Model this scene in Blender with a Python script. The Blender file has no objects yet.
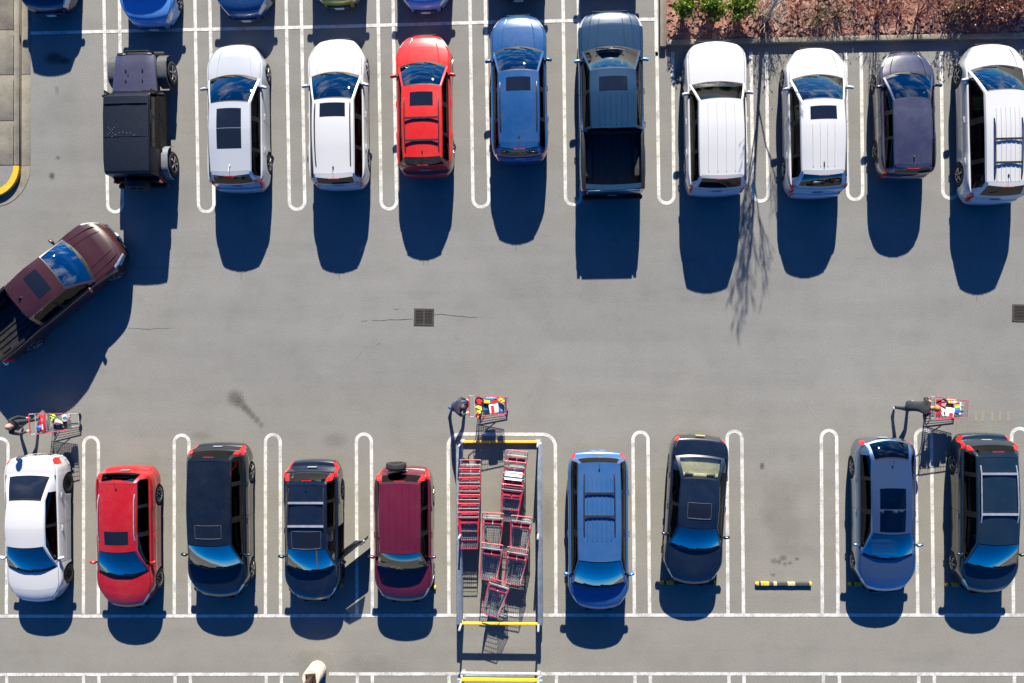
import bpy, bmesh, math, random
import numpy as np
from mathutils import Vector, Matrix

random.seed(7)
R = math.radians
PI = math.pi
SC = bpy.context.scene
COL = SC.collection

# ------------------------------------------------------------------ camera maths
CAM_H, FPX, TILT = 30.0, 900.0, math.atan(0.0456)
CA, SA = math.cos(TILT), math.sin(TILT)

def at(px, py, z=0.0):
    """point of the place, at height z, that a measured pixel of the photograph shows"""
    x, y, zz = (px - 512) / FPX, (341.5 - py) / FPX, -1.0
    wx, wz = x * CA + zz * SA, -x * SA + zz * CA
    t = (z - CAM_H) / wz
    return Vector((wx * t, y * t, z))

# ------------------------------------------------------------------ materials
MATS = {}
def new_mat(name):
    m = bpy.data.materials.new(name); m.use_nodes = True
    nt = m.node_tree; nt.nodes.clear()
    out = nt.nodes.new('ShaderNodeOutputMaterial')
    MATS[name] = m
    return m, nt, out

def N(nt, t, **kw):
    n = nt.nodes.new(t)
    for k, v in kw.items(): setattr(n, k, v)
    return n

def setin(n, **kw):
    for k, v in kw.items():
        n.inputs[k.replace('_', ' ')].default_value = v

def c4(c): return (c[0], c[1], c[2], 1.0)

def noise(nt, scale, detail=4, rough=0.55, vec=None, dim='3D'):
    n = N(nt, 'ShaderNodeTexNoise'); n.noise_dimensions = dim
    setin(n, Scale=scale, Detail=detail, Roughness=rough)
    if vec is not None: nt.links.new(vec, n.inputs['Vector'])
    return n

def ramp(nt, fac, stops):
    r = N(nt, 'ShaderNodeValToRGB')
    e = r.color_ramp.elements
    while len(e) < len(stops): e.new(0.5)
    for i, (p, c) in enumerate(stops):
        e[i].position = p
        e[i].color = c4(c) if not isinstance(c, (int, float)) else (c, c, c, 1)
    nt.links.new(fac, r.inputs['Fac'])
    return r

def mix(nt, fac, a, b, mode='MIX'):
    m = N(nt, 'ShaderNodeMix', data_type='RGBA', blend_type=mode)
    for sock, v in ((0, fac), (6, a), (7, b)):
        if isinstance(v, (int, float)): m.inputs[sock].default_value = v
        elif isinstance(v, tuple): m.inputs[sock].default_value = c4(v)
        else: nt.links.new(v, m.inputs[sock])
    return m.outputs[2]

def math_(nt, op, a, b=None, clamp=False):
    m = N(nt, 'ShaderNodeMath', operation=op); m.use_clamp = clamp
    for i, v in enumerate((a, b)):
        if v is None: continue
        if isinstance(v, (int, float)): m.inputs[i].default_value = v
        else: nt.links.new(v, m.inputs[i])
    return m.outputs[0]

def simple(name, col, rough=0.6, metal=0.0, coat=0.0, var=0.15, scale=6.0, spec=0.5):
    if name in MATS: return MATS[name]
    m, nt, out = new_mat(name)
    p = N(nt, 'ShaderNodeBsdfPrincipled')
    tc = N(nt, 'ShaderNodeTexCoord')
    n = noise(nt, scale, 5, 0.6, tc.outputs['Object'])
    lo = tuple(max(0, c * (1 - var)) for c in col); hi = tuple(min(1, c * (1 + var)) for c in col)
    r = ramp(nt, n.outputs['Fac'], [(0.3, lo), (0.7, hi)])
    nt.links.new(r.outputs[0], p.inputs['Base Color'])
    rr = ramp(nt, n.outputs['Fac'], [(0.3, max(0, rough - 0.08)), (0.7, min(1, rough + 0.08))])
    nt.links.new(rr.outputs[0], p.inputs['Roughness'])
    p.inputs['Metallic'].default_value = metal
    p.inputs['Coat Weight'].default_value = coat
    p.inputs['Coat Roughness'].default_value = 0.05
    p.inputs['Specular IOR Level'].default_value = spec
    nt.links.new(p.outputs[0], out.inputs[0])
    return m

def paint(name, col, metal=0.0, rough=0.38, dust=0.05):
    """car paint: coloured base under a clear coat, a film of road dust, faint orange peel"""
    if name in MATS: return MATS[name]
    m, nt, out = new_mat(name)
    p = N(nt, 'ShaderNodeBsdfPrincipled')
    tc = N(nt, 'ShaderNodeTexCoord')
    n1 = noise(nt, 1.7, 6, 0.65, tc.outputs['Object'])
    n2 = noise(nt, 38.0, 3, 0.6, tc.outputs['Object'])
    f = math_(nt, 'MULTIPLY', n1.outputs['Fac'], n2.outputs['Fac'])
    f = ramp(nt, f, [(0.18, 0.0), (0.42, 1.0)]).outputs[0]
    f = math_(nt, 'MULTIPLY', f, dust * 2.2)
    col_ = mix(nt, f, col, (0.34, 0.31, 0.27))
    nt.links.new(col_, p.inputs['Base Color'])
    p.inputs['Metallic'].default_value = metal
    p.inputs['Roughness'].default_value = rough
    p.inputs['Coat Weight'].default_value = 1.0
    cr = ramp(nt, n1.outputs['Fac'], [(0.3, 0.03), (0.75, 0.10)])
    nt.links.new(cr.outputs[0], p.inputs['Coat Roughness'])
    b = N(nt, 'ShaderNodeBump'); setin(b, Strength=0.04, Distance=0.02)
    n3 = noise(nt, 5.0, 2, 0.5, tc.outputs['Object'])
    nt.links.new(n3.outputs['Fac'], b.inputs['Height'])
    nt.links.new(b.outputs[0], p.inputs['Coat Normal'])
    nt.links.new(p.outputs[0], out.inputs[0])
    return m

def glass(name, tint, refl=0.2, rough=0.01, fk=0.9):
    """tinted safety glass: a share mirrors, the rest lets tinted light through"""
    m, nt, out = new_mat(name)
    tr = N(nt, 'ShaderNodeBsdfTransparent'); tr.inputs[0].default_value = c4(tint)
    gl = N(nt, 'ShaderNodeBsdfGlossy'); gl.inputs['Roughness'].default_value = rough
    gl.inputs['Color'].default_value = (1, 1, 1, 1)
    tc = N(nt, 'ShaderNodeTexCoord')
    n = noise(nt, 2.2, 3, 0.5, tc.outputs['Object'])
    b = N(nt, 'ShaderNodeBump'); setin(b, Strength=0.05, Distance=0.02)
    nt.links.new(n.outputs['Fac'], b.inputs['Height'])
    nt.links.new(b.outputs[0], gl.inputs['Normal'])
    fr = N(nt, 'ShaderNodeFresnel'); fr.inputs[0].default_value = 1.5
    f = math_(nt, 'ADD', math_(nt, 'MULTIPLY', fr.outputs[0], fk), refl, True)
    ms = N(nt, 'ShaderNodeMixShader')
    nt.links.new(f, ms.inputs[0]); nt.links.new(tr.outputs[0], ms.inputs[1]); nt.links.new(gl.outputs[0], ms.inputs[2])
    nt.links.new(ms.outputs[0], out.inputs[0])
    return m

WINDSHIELD = glass('windshield_glass', (0.34, 0.46, 0.47), 0.26)
WINDDIM = glass('dim_windshield_glass', (0.40, 0.46, 0.45), 0.04, 0.01, 0.35)
WINDCLEAR = glass('clear_windshield_glass', (0.52, 0.66, 0.64), 0.13)
SIDEGLASS = glass('side_glass', (0.045, 0.055, 0.06), 0.02, 0.01, 0.32)
REARGLASS = glass('privacy_glass', (0.03, 0.04, 0.05), 0.05, 0.01, 0.4)
CLEARREAR = glass('rear_glass', (0.72, 0.78, 0.72), 0.07, 0.01, 0.7)
SUNGLASS = simple('sunroof_glass', (0.008, 0.010, 0.014), 0.06, 0, 1.0, 0.1, 3, 0.6)
RUBBER = simple('tyre_rubber', (0.018, 0.018, 0.019), 0.85, 0, 0, 0.3, 18)
BLACKTRIM = simple('black_trim', (0.012, 0.012, 0.013), 0.5, 0, 0, 0.25, 9, 0.2)
SATINBLACK = simple('satin_black_rail', (0.03, 0.03, 0.034), 0.35, 0.3, 0, 0.2, 9)
UNDER = simple('underbody_black', (0.012, 0.012, 0.012), 0.9, 0, 0, 0.15, 6, 0.15)
RIMM = simple('alloy', (0.55, 0.56, 0.58), 0.32, 0.85, 0, 0.12, 8)
RIMD = simple('dark_alloy', (0.10, 0.10, 0.11), 0.35, 0.8, 0, 0.12, 8)
CHROME = simple('bright_metal', (0.72, 0.73, 0.75), 0.18, 0.95, 0, 0.08, 6)
SILVERRAIL = simple('silver_rail', (0.62, 0.63, 0.65), 0.35, 0.7, 0, 0.1, 6)
LAMPCLEAR = simple('clear_lamp', (0.50, 0.53, 0.57), 0.08, 0.35, 1.0, 0.3, 14)
LAMPRED = simple('red_lamp', (0.62, 0.012, 0.01), 0.15, 0.0, 1.0, 0.2, 10)
LAMPAMB = simple('amber_lamp', (0.75, 0.22, 0.02), 0.15, 0.0, 1.0, 0.2, 10)
PLATE = simple('plate_white', (0.62, 0.64, 0.66), 0.4, 0, 0, 0.2, 30)
PLATED = simple('plate_dull', (0.30, 0.31, 0.33), 0.5, 0, 0, 0.3, 30)
PLATEY = simple('plate_yellow', (0.62, 0.55, 0.03), 0.4, 0, 0, 0.15, 30)
CAB_DARK = simple('cabin_charcoal', (0.045, 0.045, 0.047), 0.8, 0, 0, 0.3, 12)
CAB_GREY = simple('cabin_grey', (0.16, 0.16, 0.17), 0.8, 0, 0, 0.25, 12)
CAB_BEIGE = simple('cabin_beige', (0.42, 0.38, 0.27), 0.75, 0, 0, 0.2, 12)

# ------------------------------------------------------------------ mesh helpers
class MB:
    def __init__(s): s.v = []; s.f = []; s.m = []
    def vert(s, p): s.v.append(tuple(p)); return len(s.v) - 1
    def face(s, idx, mi=0): s.f.append(tuple(idx)); s.m.append(mi)
    def quad(s, a, b, c, d, mi=0):
        n = len(s.v); s.v += [tuple(a), tuple(b), tuple(c), tuple(d)]; s.face((n, n+1, n+2, n+3), mi)
    def box(s, c, size, rot=None, mi=0, bevel=0.0):
        hx, hy, hz = size[0]/2, size[1]/2, size[2]/2
        b = min(bevel, hx*0.9, hy*0.9, hz*0.9)
        def put(ps):
            out = []
            for p in ps:
                q = Vector(p)
                if rot is not None: q = rot @ q
                out.append(s.vert(q + Vector(c)))
            return out
        if b <= 0:
            i = put([(-hx,-hy,-hz),(hx,-hy,-hz),(hx,hy,-hz),(-hx,hy,-hz),(-hx,-hy,hz),(hx,-hy,hz),(hx,hy,hz),(-hx,hy,hz)])
            for f in ((0,3,2,1),(4,5,6,7),(0,1,5,4),(1,2,6,5),(2,3,7,6),(3,0,4,7)): s.face([i[k] for k in f], mi)
        else:   # stacked rounded-rectangle rings
            rings = []
            for z, ins in ((-hz, b), (-hz+b, 0), (hz-b, 0), (hz-b*0.3, b*0.35), (hz, b)):
                x, y = hx-ins, hy-ins; r = min(b*1.0, x*0.5, y*0.5)
                rings.append(put([(-x+r,-y,z),(x-r,-y,z),(x,-y+r,z),(x,y-r,z),(x-r,y,z),(-x+r,y,z),(-x,y-r,z),(-x,-y+r,z)]))
            for a, c2 in zip(rings, rings[1:]):
                for k in range(8): s.face((a[k], a[(k+1)%8], c2[(k+1)%8], c2[k]), mi)
            s.face(rings[0][::-1], mi); s.face(rings[-1], mi)
    def tube(s, pts, r, n=8, mi=0, cap=True):
        pts = [Vector(p) for p in pts]
        rs = r if isinstance(r, (list, tuple)) else [r]*len(pts)
        rings = []; up = Vector((0, 0, 1))
        for i, p in enumerate(pts):
            d = (pts[min(i+1, len(pts)-1)] - pts[max(i-1, 0)])
            d = d.normalized() if d.length > 1e-9 else Vector((0,0,1))
            a = d.cross(up if abs(d.z) < 0.95 else Vector((1, 0, 0))).normalized(); b = d.cross(a)
            rings.append([s.vert(p + (a*math.cos(t) + b*math.sin(t))*rs[i]) for t in (2*PI*k/n for k in range(n))])
        for A, B in zip(rings, rings[1:]):
            for k in range(n): s.face((A[k], B[k], B[(k+1)%n], A[(k+1)%n]), mi)
        if cap: s.face(rings[0], mi); s.face(rings[-1][::-1], mi)
    def bar(s, a, b, w, h=None, mi=0):
        """square bar between two points"""
        a, b = Vector(a), Vector(b); h = h or w
        d = (b-a); L = d.length
        if L < 1e-6: return
        d.normalize(); up = Vector((0,0,1)) if abs(d.z) < 0.95 else Vector((0,1,0))
        x = d.cross(up).normalized(); z = x.cross(d)
        M = Matrix((x, d, z)).transposed()
        s.box((a+b)/2, (w, L, h), M, mi)
    def lathe(s, prof, n=24, axis='z', c=(0,0,0), mi=0):
        """prof: (radius, height) pairs"""
        rings = []
        for r, h in prof:
            ring = []
            for k in range(n):
                t = 2*PI*k/n; x, y = r*math.cos(t), r*math.sin(t)
                p = (x, y, h) if axis == 'z' else ((h, x, y) if axis == 'x' else (y, h, x))
                ring.append(s.vert(Vector(p)+Vector(c)))
            rings.append(ring)
        for A, B in zip(rings, rings[1:]):
            for k in range(n): s.face((A[k], A[(k+1)%n], B[(k+1)%n], B[k]), mi)
        if prof[0][0] > 1e-6: s.face(rings[0][::-1], mi)
        if prof[-1][0] > 1e-6: s.face(rings[-1], mi)
    def mesh(s, name, mats, smooth=40, merge=True):
        me = bpy.data.meshes.new(name)
        me.from_pydata(s.v, [], s.f)
        mats = mats if isinstance(mats, (list, tuple)) else [mats]
        for m in mats: me.materials.append(m)
        if len(mats) > 1: me.polygons.foreach_set('material_index', s.m)
        bm = bmesh.new(); bm.from_mesh(me)
        if merge: bmesh.ops.remove_doubles(bm, verts=bm.verts, dist=1e-5)
        bmesh.ops.recalc_face_normals(bm, faces=bm.faces)
        if smooth:
            lim = R(smooth)
            for f in bm.faces: f.smooth = True
            for e in bm.edges:
                if len(e.link_faces) == 2 and e.calc_face_angle(0) > lim: e.smooth = False
        bm.to_mesh(me); bm.free()
        return me
    def build(s, name, mats, parent=None, smooth=40, merge=True):
        if not s.f: return None
        return link(name, s.mesh(name, mats, smooth, merge), parent)

def link(name, me, parent=None, loc=None, rot=None):
    o = bpy.data.objects.new(name, me); COL.objects.link(o)
    if parent is not None: o.parent = parent
    if loc is not None: o.location = loc
    if rot is not None: o.rotation_euler = rot
    return o

def thing(name, label, cat, loc=(0,0,0), rz=0.0, group=None):
    o = bpy.data.objects.new(name, None); COL.objects.link(o)
    o.empty_display_size = 0.2
    o.location = loc; o.rotation_euler = (0, 0, rz)
    tag(o, label, cat, group)
    return o

def tag(o, label, cat, group=None):
    o['label'] = label; o['category'] = cat
    if group: o['group'] = group
    return o

def structure(o): o['kind'] = 'structure'; return o
def stuff(o): o['kind'] = 'stuff'; return o

def copy_tree(o, parent=None):
    kids = [c for c in o.children]
    c = o.copy(); COL.objects.link(c)
    if parent is not None: c.parent = parent
    for k in kids: copy_tree(k, c)
    return c

def pchip(pts):
    pts = sorted(pts); xs = [p[0] for p in pts]; ys = [p[1] for p in pts]; n = len(xs)
    h = [xs[i+1]-xs[i] for i in range(n-1)]; d = [(ys[i+1]-ys[i])/h[i] for i in range(n-1)]
    m = [0.0]*n
    for i in range(1, n-1):
        if d[i-1]*d[i] > 0:
            w1, w2 = 2*h[i]+h[i-1], h[i]+2*h[i-1]
            m[i] = (w1+w2)/(w1/d[i-1]+w2/d[i])
    m[0], m[-1] = d[0], d[-1]
    def f(x):
        if x <= xs[0]: return ys[0]
        if x >= xs[-1]: return ys[-1]
        i = max(k for k in range(n-1) if xs[k] <= x)
        t = (x-xs[i])/h[i]
        return ((2*t**3-3*t*t+1)*ys[i] + (t**3-2*t*t+t)*h[i]*m[i] + (-2*t**3+3*t*t)*ys[i+1] + (t**3-t*t)*h[i]*m[i+1])
    return f

def uniq(vals, gap):
    out = []
    for v in sorted(vals):
        if not out or v - out[-1] > gap: out.append(v)
    return out
# ------------------------------------------------------------------ vehicles
def surf_build(name, quads, mat, parent, ref=None, smooth=40, origin=None, off=0.0, rim=0.0, inset=0.0):
    """a shell from quads of points, faces turned away from ref; rim > 0 folds its open border inwards"""
    if not quads: return None
    bm = bmesh.new()
    for q in quads:
        vs = [bm.verts.new(p) for p in q]
        try: bm.faces.new(vs)
        except ValueError: pass
    bmesh.ops.remove_doubles(bm, verts=bm.verts, dist=2e-4)
    bad = [f for f in bm.faces if f.calc_area() < 1e-7]
    if bad: bmesh.ops.delete(bm, geom=bad, context='FACES_ONLY')
    bmesh.ops.dissolve_degenerate(bm, edges=bm.edges, dist=1e-5)
    for f in bm.faces:
        c = f.calc_center_median()
        r = Vector((0, c.y*0.8, 0.55)) if ref is None else Vector(ref)
        f.normal_update()
        if f.normal.dot(c - r) < 0: f.normal_flip()
    bm.normal_update()
    if off:
        ns = {v: v.normal.copy() for v in bm.verts}
        for v in bm.verts: v.co += ns[v]*off
    if inset:       # a shut line: the panel's border drawn in from its neighbours
        acc = {}
        for e_ in bm.edges:
            if len(e_.link_faces) != 1: continue
            a_, b_ = e_.verts; t_ = (b_.co-a_.co)
            if t_.length < 1e-6: continue
            t_.normalize(); d_ = e_.link_faces[0].calc_center_median()-(a_.co+b_.co)/2
            d_ -= t_*d_.dot(t_)
            if d_.length < 1e-6: continue
            d_.normalize()
            for v_ in (a_, b_): acc.setdefault(v_, Vector()); acc[v_] += d_
        for v_, d_ in acc.items():
            if d_.length > 1e-6: v_.co += d_.normalized()*inset
    if rim:
        ns = {v: v.normal.copy() for v in bm.verts}
        be = [e for e in bm.edges if len(e.link_faces) == 1]
        r = bmesh.ops.extrude_edge_only(bm, edges=be)
        nv = [g for g in r['geom'] if isinstance(g, bmesh.types.BMVert)]
        for v in nv:
            best = None
            for e in v.link_edges:
                o = e.other_vert(v)
                if o in ns: best = o; break
            n = ns[best] if best else Vector((0,0,1))
            v.co -= n*rim
    lim = R(smooth)
    for f in bm.faces: f.smooth = True
    for e in bm.edges:
        if len(e.link_faces) == 2 and e.calc_face_angle(0) > lim: e.smooth = False
    if origin is not None:
        for v in bm.verts: v.co -= Vector(origin)
    me = bpy.data.meshes.new(name); bm.to_mesh(me); bm.free()
    me.materials.append(mat)
    o = link(name, me, parent)
    if origin is not None: o.location = origin
    return o

def surf_islands(name, quads, mat, parent, **kw):
    key = lambda p: (round(p[0], 3), round(p[1], 3), round(p[2], 3))
    par = {}
    def fd(a):
        while par.setdefault(a, a) != a: a = par[a]
        return a
    for q in quads:
        k0 = fd(key(q[0]))
        for p_ in q[1:]: par[fd(key(p_))] = k0
    gs = {}
    for q in quads: gs.setdefault(fd(key(q[0])), []).append(q)
    for g_ in gs.values(): surf_build(name, g_, mat, parent, **kw)

WHEEL_CACHE = {}
def wheel_meshes(r, w, style, rimmat):
    key = (round(r, 3), round(w, 3), style, rimmat.name)
    if key in WHEEL_CACHE: return WHEEL_CACHE[key]
    t = MB()
    hw = w/2
    t.lathe([(r*0.64, -hw*0.9), (r*0.70, -hw), (r*0.93, -hw*0.97), (r*0.985, -hw*0.8), (r, -hw*0.45), (r, hw*0.45),
             (r*0.985, hw*0.8), (r*0.93, hw*0.97), (r*0.70, hw), (r*0.64, hw*0.9), (r*0.62, hw*0.2), (r*0.62, -hw*0.2), (r*0.64, -hw*0.9)], 28, 'x')
    tm = t.mesh('wheel', RUBBER, 50)
    s = MB()
    s.lathe([(r*0.655, hw*0.86), (r*0.63, hw*0.92), (r*0.58, hw*0.75), (r*0.55, hw*0.2), (r*0.05, hw*0.05), (0.001, hw*0.05)], 28, 'x', mi=1)
    s.lathe([(r*0.665, hw*0.80), (r*0.64, hw*0.95), (r*0.575, hw*0.80)], 28, 'x')
    s.lathe([(0.17*r, hw*0.3), (0.17*r, hw*0.80), (0.10*r, hw*0.86), (0.001, hw*0.86)], 12, 'x')
    ns = style
    for k in range(ns):
        a = 2*PI*k/ns
        d = Vector((0, math.cos(a), math.sin(a)))
        wd = r*(0.20 if ns <= 5 else (0.13 if ns <= 7 else 0.075))
        s.bar(Vector((hw*0.72, 0, 0)) + d*r*0.12, Vector((hw*0.78, 0, 0)) + d*r*0.60, wd, wd*0.5)
    rm = s.mesh('rim', [rimmat, UNDER], 40)
    WHEEL_CACHE[key] = (tm, rm)
    return tm, rm

SEAT_CACHE = {}
def seat_mesh(mat, wide, bench):
    key = (mat.name, round(wide, 2), bench)
    if key in SEAT_CACHE: return SEAT_CACHE[key]
    b = MB()
    b.box((0, 0.05, 0.14), (wide, 0.52, 0.16), None, 0, 0.05)
    rot = Matrix.Rotation(R(16), 3, 'X')
    b.box((0, -0.27, 0.46), (wide, 0.14, 0.62), rot, 0, 0.05)
    n = 2 if bench else 1
    for k in range(n):
        x = (k-0.5)*wide*0.55 if bench else 0
        b.box((x, -0.385, 0.86), (0.26, 0.10, 0.18), rot, 0, 0.04)
    me = b.mesh('seat', mat, 45)
    SEAT_CACHE[key] = me
    return me

def make_vehicle(p, loc, rz, label, cat, name, group=None):
    """p: stations along the car (metres, front positive) and heights"""
    L, W, H = p['L'], p['W'], p['H']
    hw = W/2
    yF, yR = L/2, -L/2
    yc, yrf, yrr, yb = p['cowl'], p['rf'], p['rr'], p['gb']
    kind = p['kind']
    root = thing(name, label, cat, loc, rz, group)
    PM = p['paint']; ROOFM = p.get('roofpaint', PM); HOODM = p.get('hoodpaint', PM)
    hz = p.get('hood_z', 1.0); nz = p.get('nose_z', 0.74); belt = p.get('belt', hz+0.02); gz = p.get('gc', 0.22)
    rbz = p.get('rear_belt', belt+0.05)
    wr_ = p.get('wheel_r', 0.34); tw = 0.23
    ywF, ywR = p.get('ywF', yF-0.92), p.get('ywR', yR+0.98)
    cf, lf, cr, lr = p.get('cf', 0.46)*0.95, p.get('lf', 0.85), p.get('cr', 0.30)*0.8, p.get('lr', 0.55)
    nbF, nbR = p.get('noseb', 0.26), p.get('tailb', 0.10)
    def warp(y, x):
        q = (abs(x)/hw)**2.2
        tF, tR = max(0, 1-(yF-y)/1.1), max(0, 1-(y-yR)/0.7)
        return y-nbF*q*tF+nbR*q*tR
    # ---- profiles
    tail_z = p.get('tail_z', 0.64)
    zpts = [(yF, nz-0.24), (yF-0.025, nz-0.10), (yF-0.08, nz), (yF-0.22, nz+(hz-nz)*0.42), (yF-0.5, nz+(hz-nz)*0.68), (yc, hz)]
    if kind == 'sedan':
        zpts += [(0.0, belt), (yb, rbz), (yR+0.20, rbz-0.03), (yR+0.07, rbz-0.07), (yR+0.02, tail_z), (yR, tail_z-0.12)]
    elif kind == 'pickup':
        zpts += [(yb+0.3, belt), (yb, rbz), (yR+0.05, rbz), (yR+0.012, rbz-0.02), (yR, rbz-0.06)]
    else:
        lip = p.get('lip', 0.09)
        zpts += [(0.0, belt), (yb, rbz), (yR+lip+0.03, rbz-0.06), (yR+lip, tail_z+0.06), (yR+0.03, tail_z), (yR, tail_z-0.12)]
    zs = pchip(zpts)
    crn = p.get('crown', 0.05)
    def crown(y):
        return crn*min(1, max(0, (yF-y)/0.5)) if y > yc-0.1 else crn*0.4
    def hwid(y):
        w = hw
        t = (yF-y)/lf
        if t < 1: w *= 1-cf*(1-t)**2.7
        t = (y-yR)/lr
        if t < 1: w *= 1-cr*(1-t)**2.6
        return w
    Ra = wr_*1.15
    def arch(y):
        z = 0
        for yw in (ywF, ywR):
            d = abs(y-yw)
            if d < Ra: z = max(z, wr_*0.97+math.sqrt(Ra*Ra-d*d))
        return z
    def flare(y):
        f = 0
        for yw in (ywF, ywR):
            d = abs(y-yw)/(Ra*1.25)
            if d < 1: f = max(f, (1-d**4))
        return f*p.get('flare', 0.018)
    dF, dM, dR = p.get('doors', (yc+0.02, 0, 0)) if 'doors' in p else (yc-0.12, None, None)
    if dM is None:
        dR = ywR+Ra*0.45 if kind != 'pickup' else yb+0.03
        dM = dF-(dF-dR)*0.54
    doorcuts = [dF, dM, dR]
    ys = [yF-d for d in (0, .012, .03, .055, .09, .14, .20, .28, .38, .5, .62)] + [yR+d for d in (0, .012, .03, .05, .075, .10, .13, .17, .22, .30, .4, .5)]
    for yw in (ywF, ywR): ys += [yw+Ra*math.cos(t*PI/14)*1.0005 for t in range(15)]
    ys += doorcuts + [yc, yb, yF-0.16, yF-0.62]
    y = yR
    while y < yF: ys.append(y); y += 0.16
    ys = [v for v in uniq(ys, 0.006) if yR-1e-6 <= v <= yF+1e-6]
    shoulder = p.get('shoulder', 0.955)
    def section(y):
        w = hwid(y)+flare(y)*(1 if hwid(y) > hw*0.8 else 0); top = zs(y); zb = gz + (0.06 if y > yF-0.05 or y < yR+0.05 else 0)
        c = crown(y); a = arch(y)
        ins = p.get('tumble', 0.985)
        pts = [(0.90*w, zb), (0.975*w, zb+0.02), (1.0*w, zb+0.36*(top-zb)), (0.998*w, zb+0.62*(top-zb)), (ins*w, top-0.055*(top-zb)/0.7),
               (shoulder*w, top-0.012), (0.90*w, top+0.004), (0.70*w, top+0.55*c), (0.38*w, top+0.88*c), (0, top+c)]
        if a > 0:
            lim = top-0.05
            pts = [(x, min(lim, max(z, a+0.0*k)) if k < 2 else (min(lim+0.02, max(z, a+0.035*(k-1))) if k < 4 else z)) for k, (x, z) in enumerate(pts)]
        return pts
    secs = [[(x, z, warp(y, x)) for x, z in section(y)] for y in ys]
    NJ = 10
    groups = {}
    def add(key, q): groups.setdefault(key, []).append(q)
    cab_f, cab_r = yc, yb
    open_r = p.get('bed_r', cab_r) if kind == 'pickup' else cab_r
    hood_front = yF-p.get('hood_gap', 0.16)
    lampF, lampR = p.get('lampF', 0.42), p.get('lampR', (yb-yR)+0.06 if p.get('tail') == 'pillar' else 0.22)
    for i in range(len(ys)-1):
        ym = (ys[i]+ys[i+1])/2
        for j in range(NJ-1):
            for sd in (-1, 1):
                q = [(sd*c_[0], c_[2], c_[1]) for c_ in (secs[i][j], secs[i+1][j], secs[i+1][j+1], secs[i][j+1])]
                key = 'body'
                if j >= 6 and open_r < ym < cab_f: continue
                if j >= 6 and cab_f < ym < hood_front: key = 'hood'
                elif kind == 'sedan' and j >= 6 and yR+0.10 < ym < cab_r: key = 'trunk_lid'
                elif 1 <= j < 5 and dR < ym < dF and not (arch(ym) > 0 and False):
                    key = ('door', sd, 0 if ym > dM else 1)
                elif 3 <= j < 6 and yF-lampF < ym < yF-0.035 and j >= (4 if ym < yF-0.3 else 3): key = ('headlight', sd)
                elif (2 if kind == 'pickup' else (3 if ym < yR+.2 else 4)) <= j < 6 and yR+0.03 < ym < yR+lampR: key = ('taillight', sd)
                elif j < 2 and ym > yF-0.06: key = 'lower'
                elif j < 1: key = 'lower'
                add(key, q)
    # end caps
    for i, yy, sgn in ((len(ys)-1, yF, 1), (0, yR, -1)):
        s = secs[i]
        for j in range(NJ-1):
            for s0, s1 in ((-1, -.5), (-.5, 0), (0, .5), (.5, 1)):
                q = [(a*c_[0], warp(yy, a*c_[0]), c_[1]) for a, c_ in ((s0, s[j]), (s1, s[j]), (s1, s[j+1]), (s0, s[j+1]))]
                add(('taillight', 1 if s0+s1 > 0 else -1) if p.get('caplamp') and sgn < 0 and j in (3, 4) and abs(s0+s1) > 1.2 else 'body', q)
    b = surf_build('body', groups.get('body', []), PM, root)
    surf_islands('lower_trim', groups.get('lower', []), p.get('lowmat', BLACKTRIM), root)
    surf_build('hood', groups.get('hood', []), HOODM, root, off=0.004, rim=0.03, inset=0.011)
    if 'trunk_lid' in groups: surf_build('trunk_lid', groups['trunk_lid'], PM, root, off=0.004, rim=0.03, inset=0.011)
    for sd in (-1, 1):
        surf_build('headlight', groups.get(('headlight', sd), []), LAMPCLEAR, root, off=0.004)
        if ('taillight', sd) in groups: surf_build('taillight', groups[('taillight', sd)], LAMPRED, root, off=0.006)
    # grille, bumper opening, badge-free bar, plates
    zf = (gz+nz)/2
    g = MB(); gw = hw*(1-cf)*1.55
    g.box((0, yF+0.004, nz-0.26), (gw, 0.03, 0.14), None, 0, 0.01)
    for k in range(3): g.box((0, yF+0.021, nz-0.305+0.045*k), (gw*0.94, 0.012, 0.012), None, 1)
    g.build('grille', [BLACKTRIM, CHROME], root)
    pl = MB(); py_ = yR-0.010 if kind != 'suv' else yR+p.get('lip', .09)-0.012; pl.box((0, py_, p.get('plate_z', tail_z-0.06 if kind != 'suv' else tail_z+0.17)), (0.30, 0.012, 0.15), None, 0); pl.build('license_plate', p.get('plate', PLATED), root)
    pl = MB(); pl.box((0, yF+0.026, zf-0.10), (0.30, 0.014, 0.15)); pl.build('license_plate', PLATE, root)
    # ---- greenhouse
    bowF, bowR = p.get('bowF', 0.16), p.get('bowR', 0.07)
    BF = 0.915
    wrf = p.get('wroof', 0.70)*hw
    drf, drr = p.get('drf', 0.06), p.get('drr', 0.07)
    ymid = yrf+(yrr-yrf)*0.42
    roofz = pchip([(yrr, H-drr), (ymid, H), (yrf, H-drf)])
    rcr = p.get('rcrown', 0.055)
    wrear = p.get('wroof_r', p.get('wroof', 0.70)-0.015)*hw
    xA, zA = BF*hwid(yc), zs(yc)+0.004
    xB3, zB3 = p.get('wgb', 0.86)*hwid(yb), zs(yb)+p.get('gb_dz', 0.01)
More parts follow.
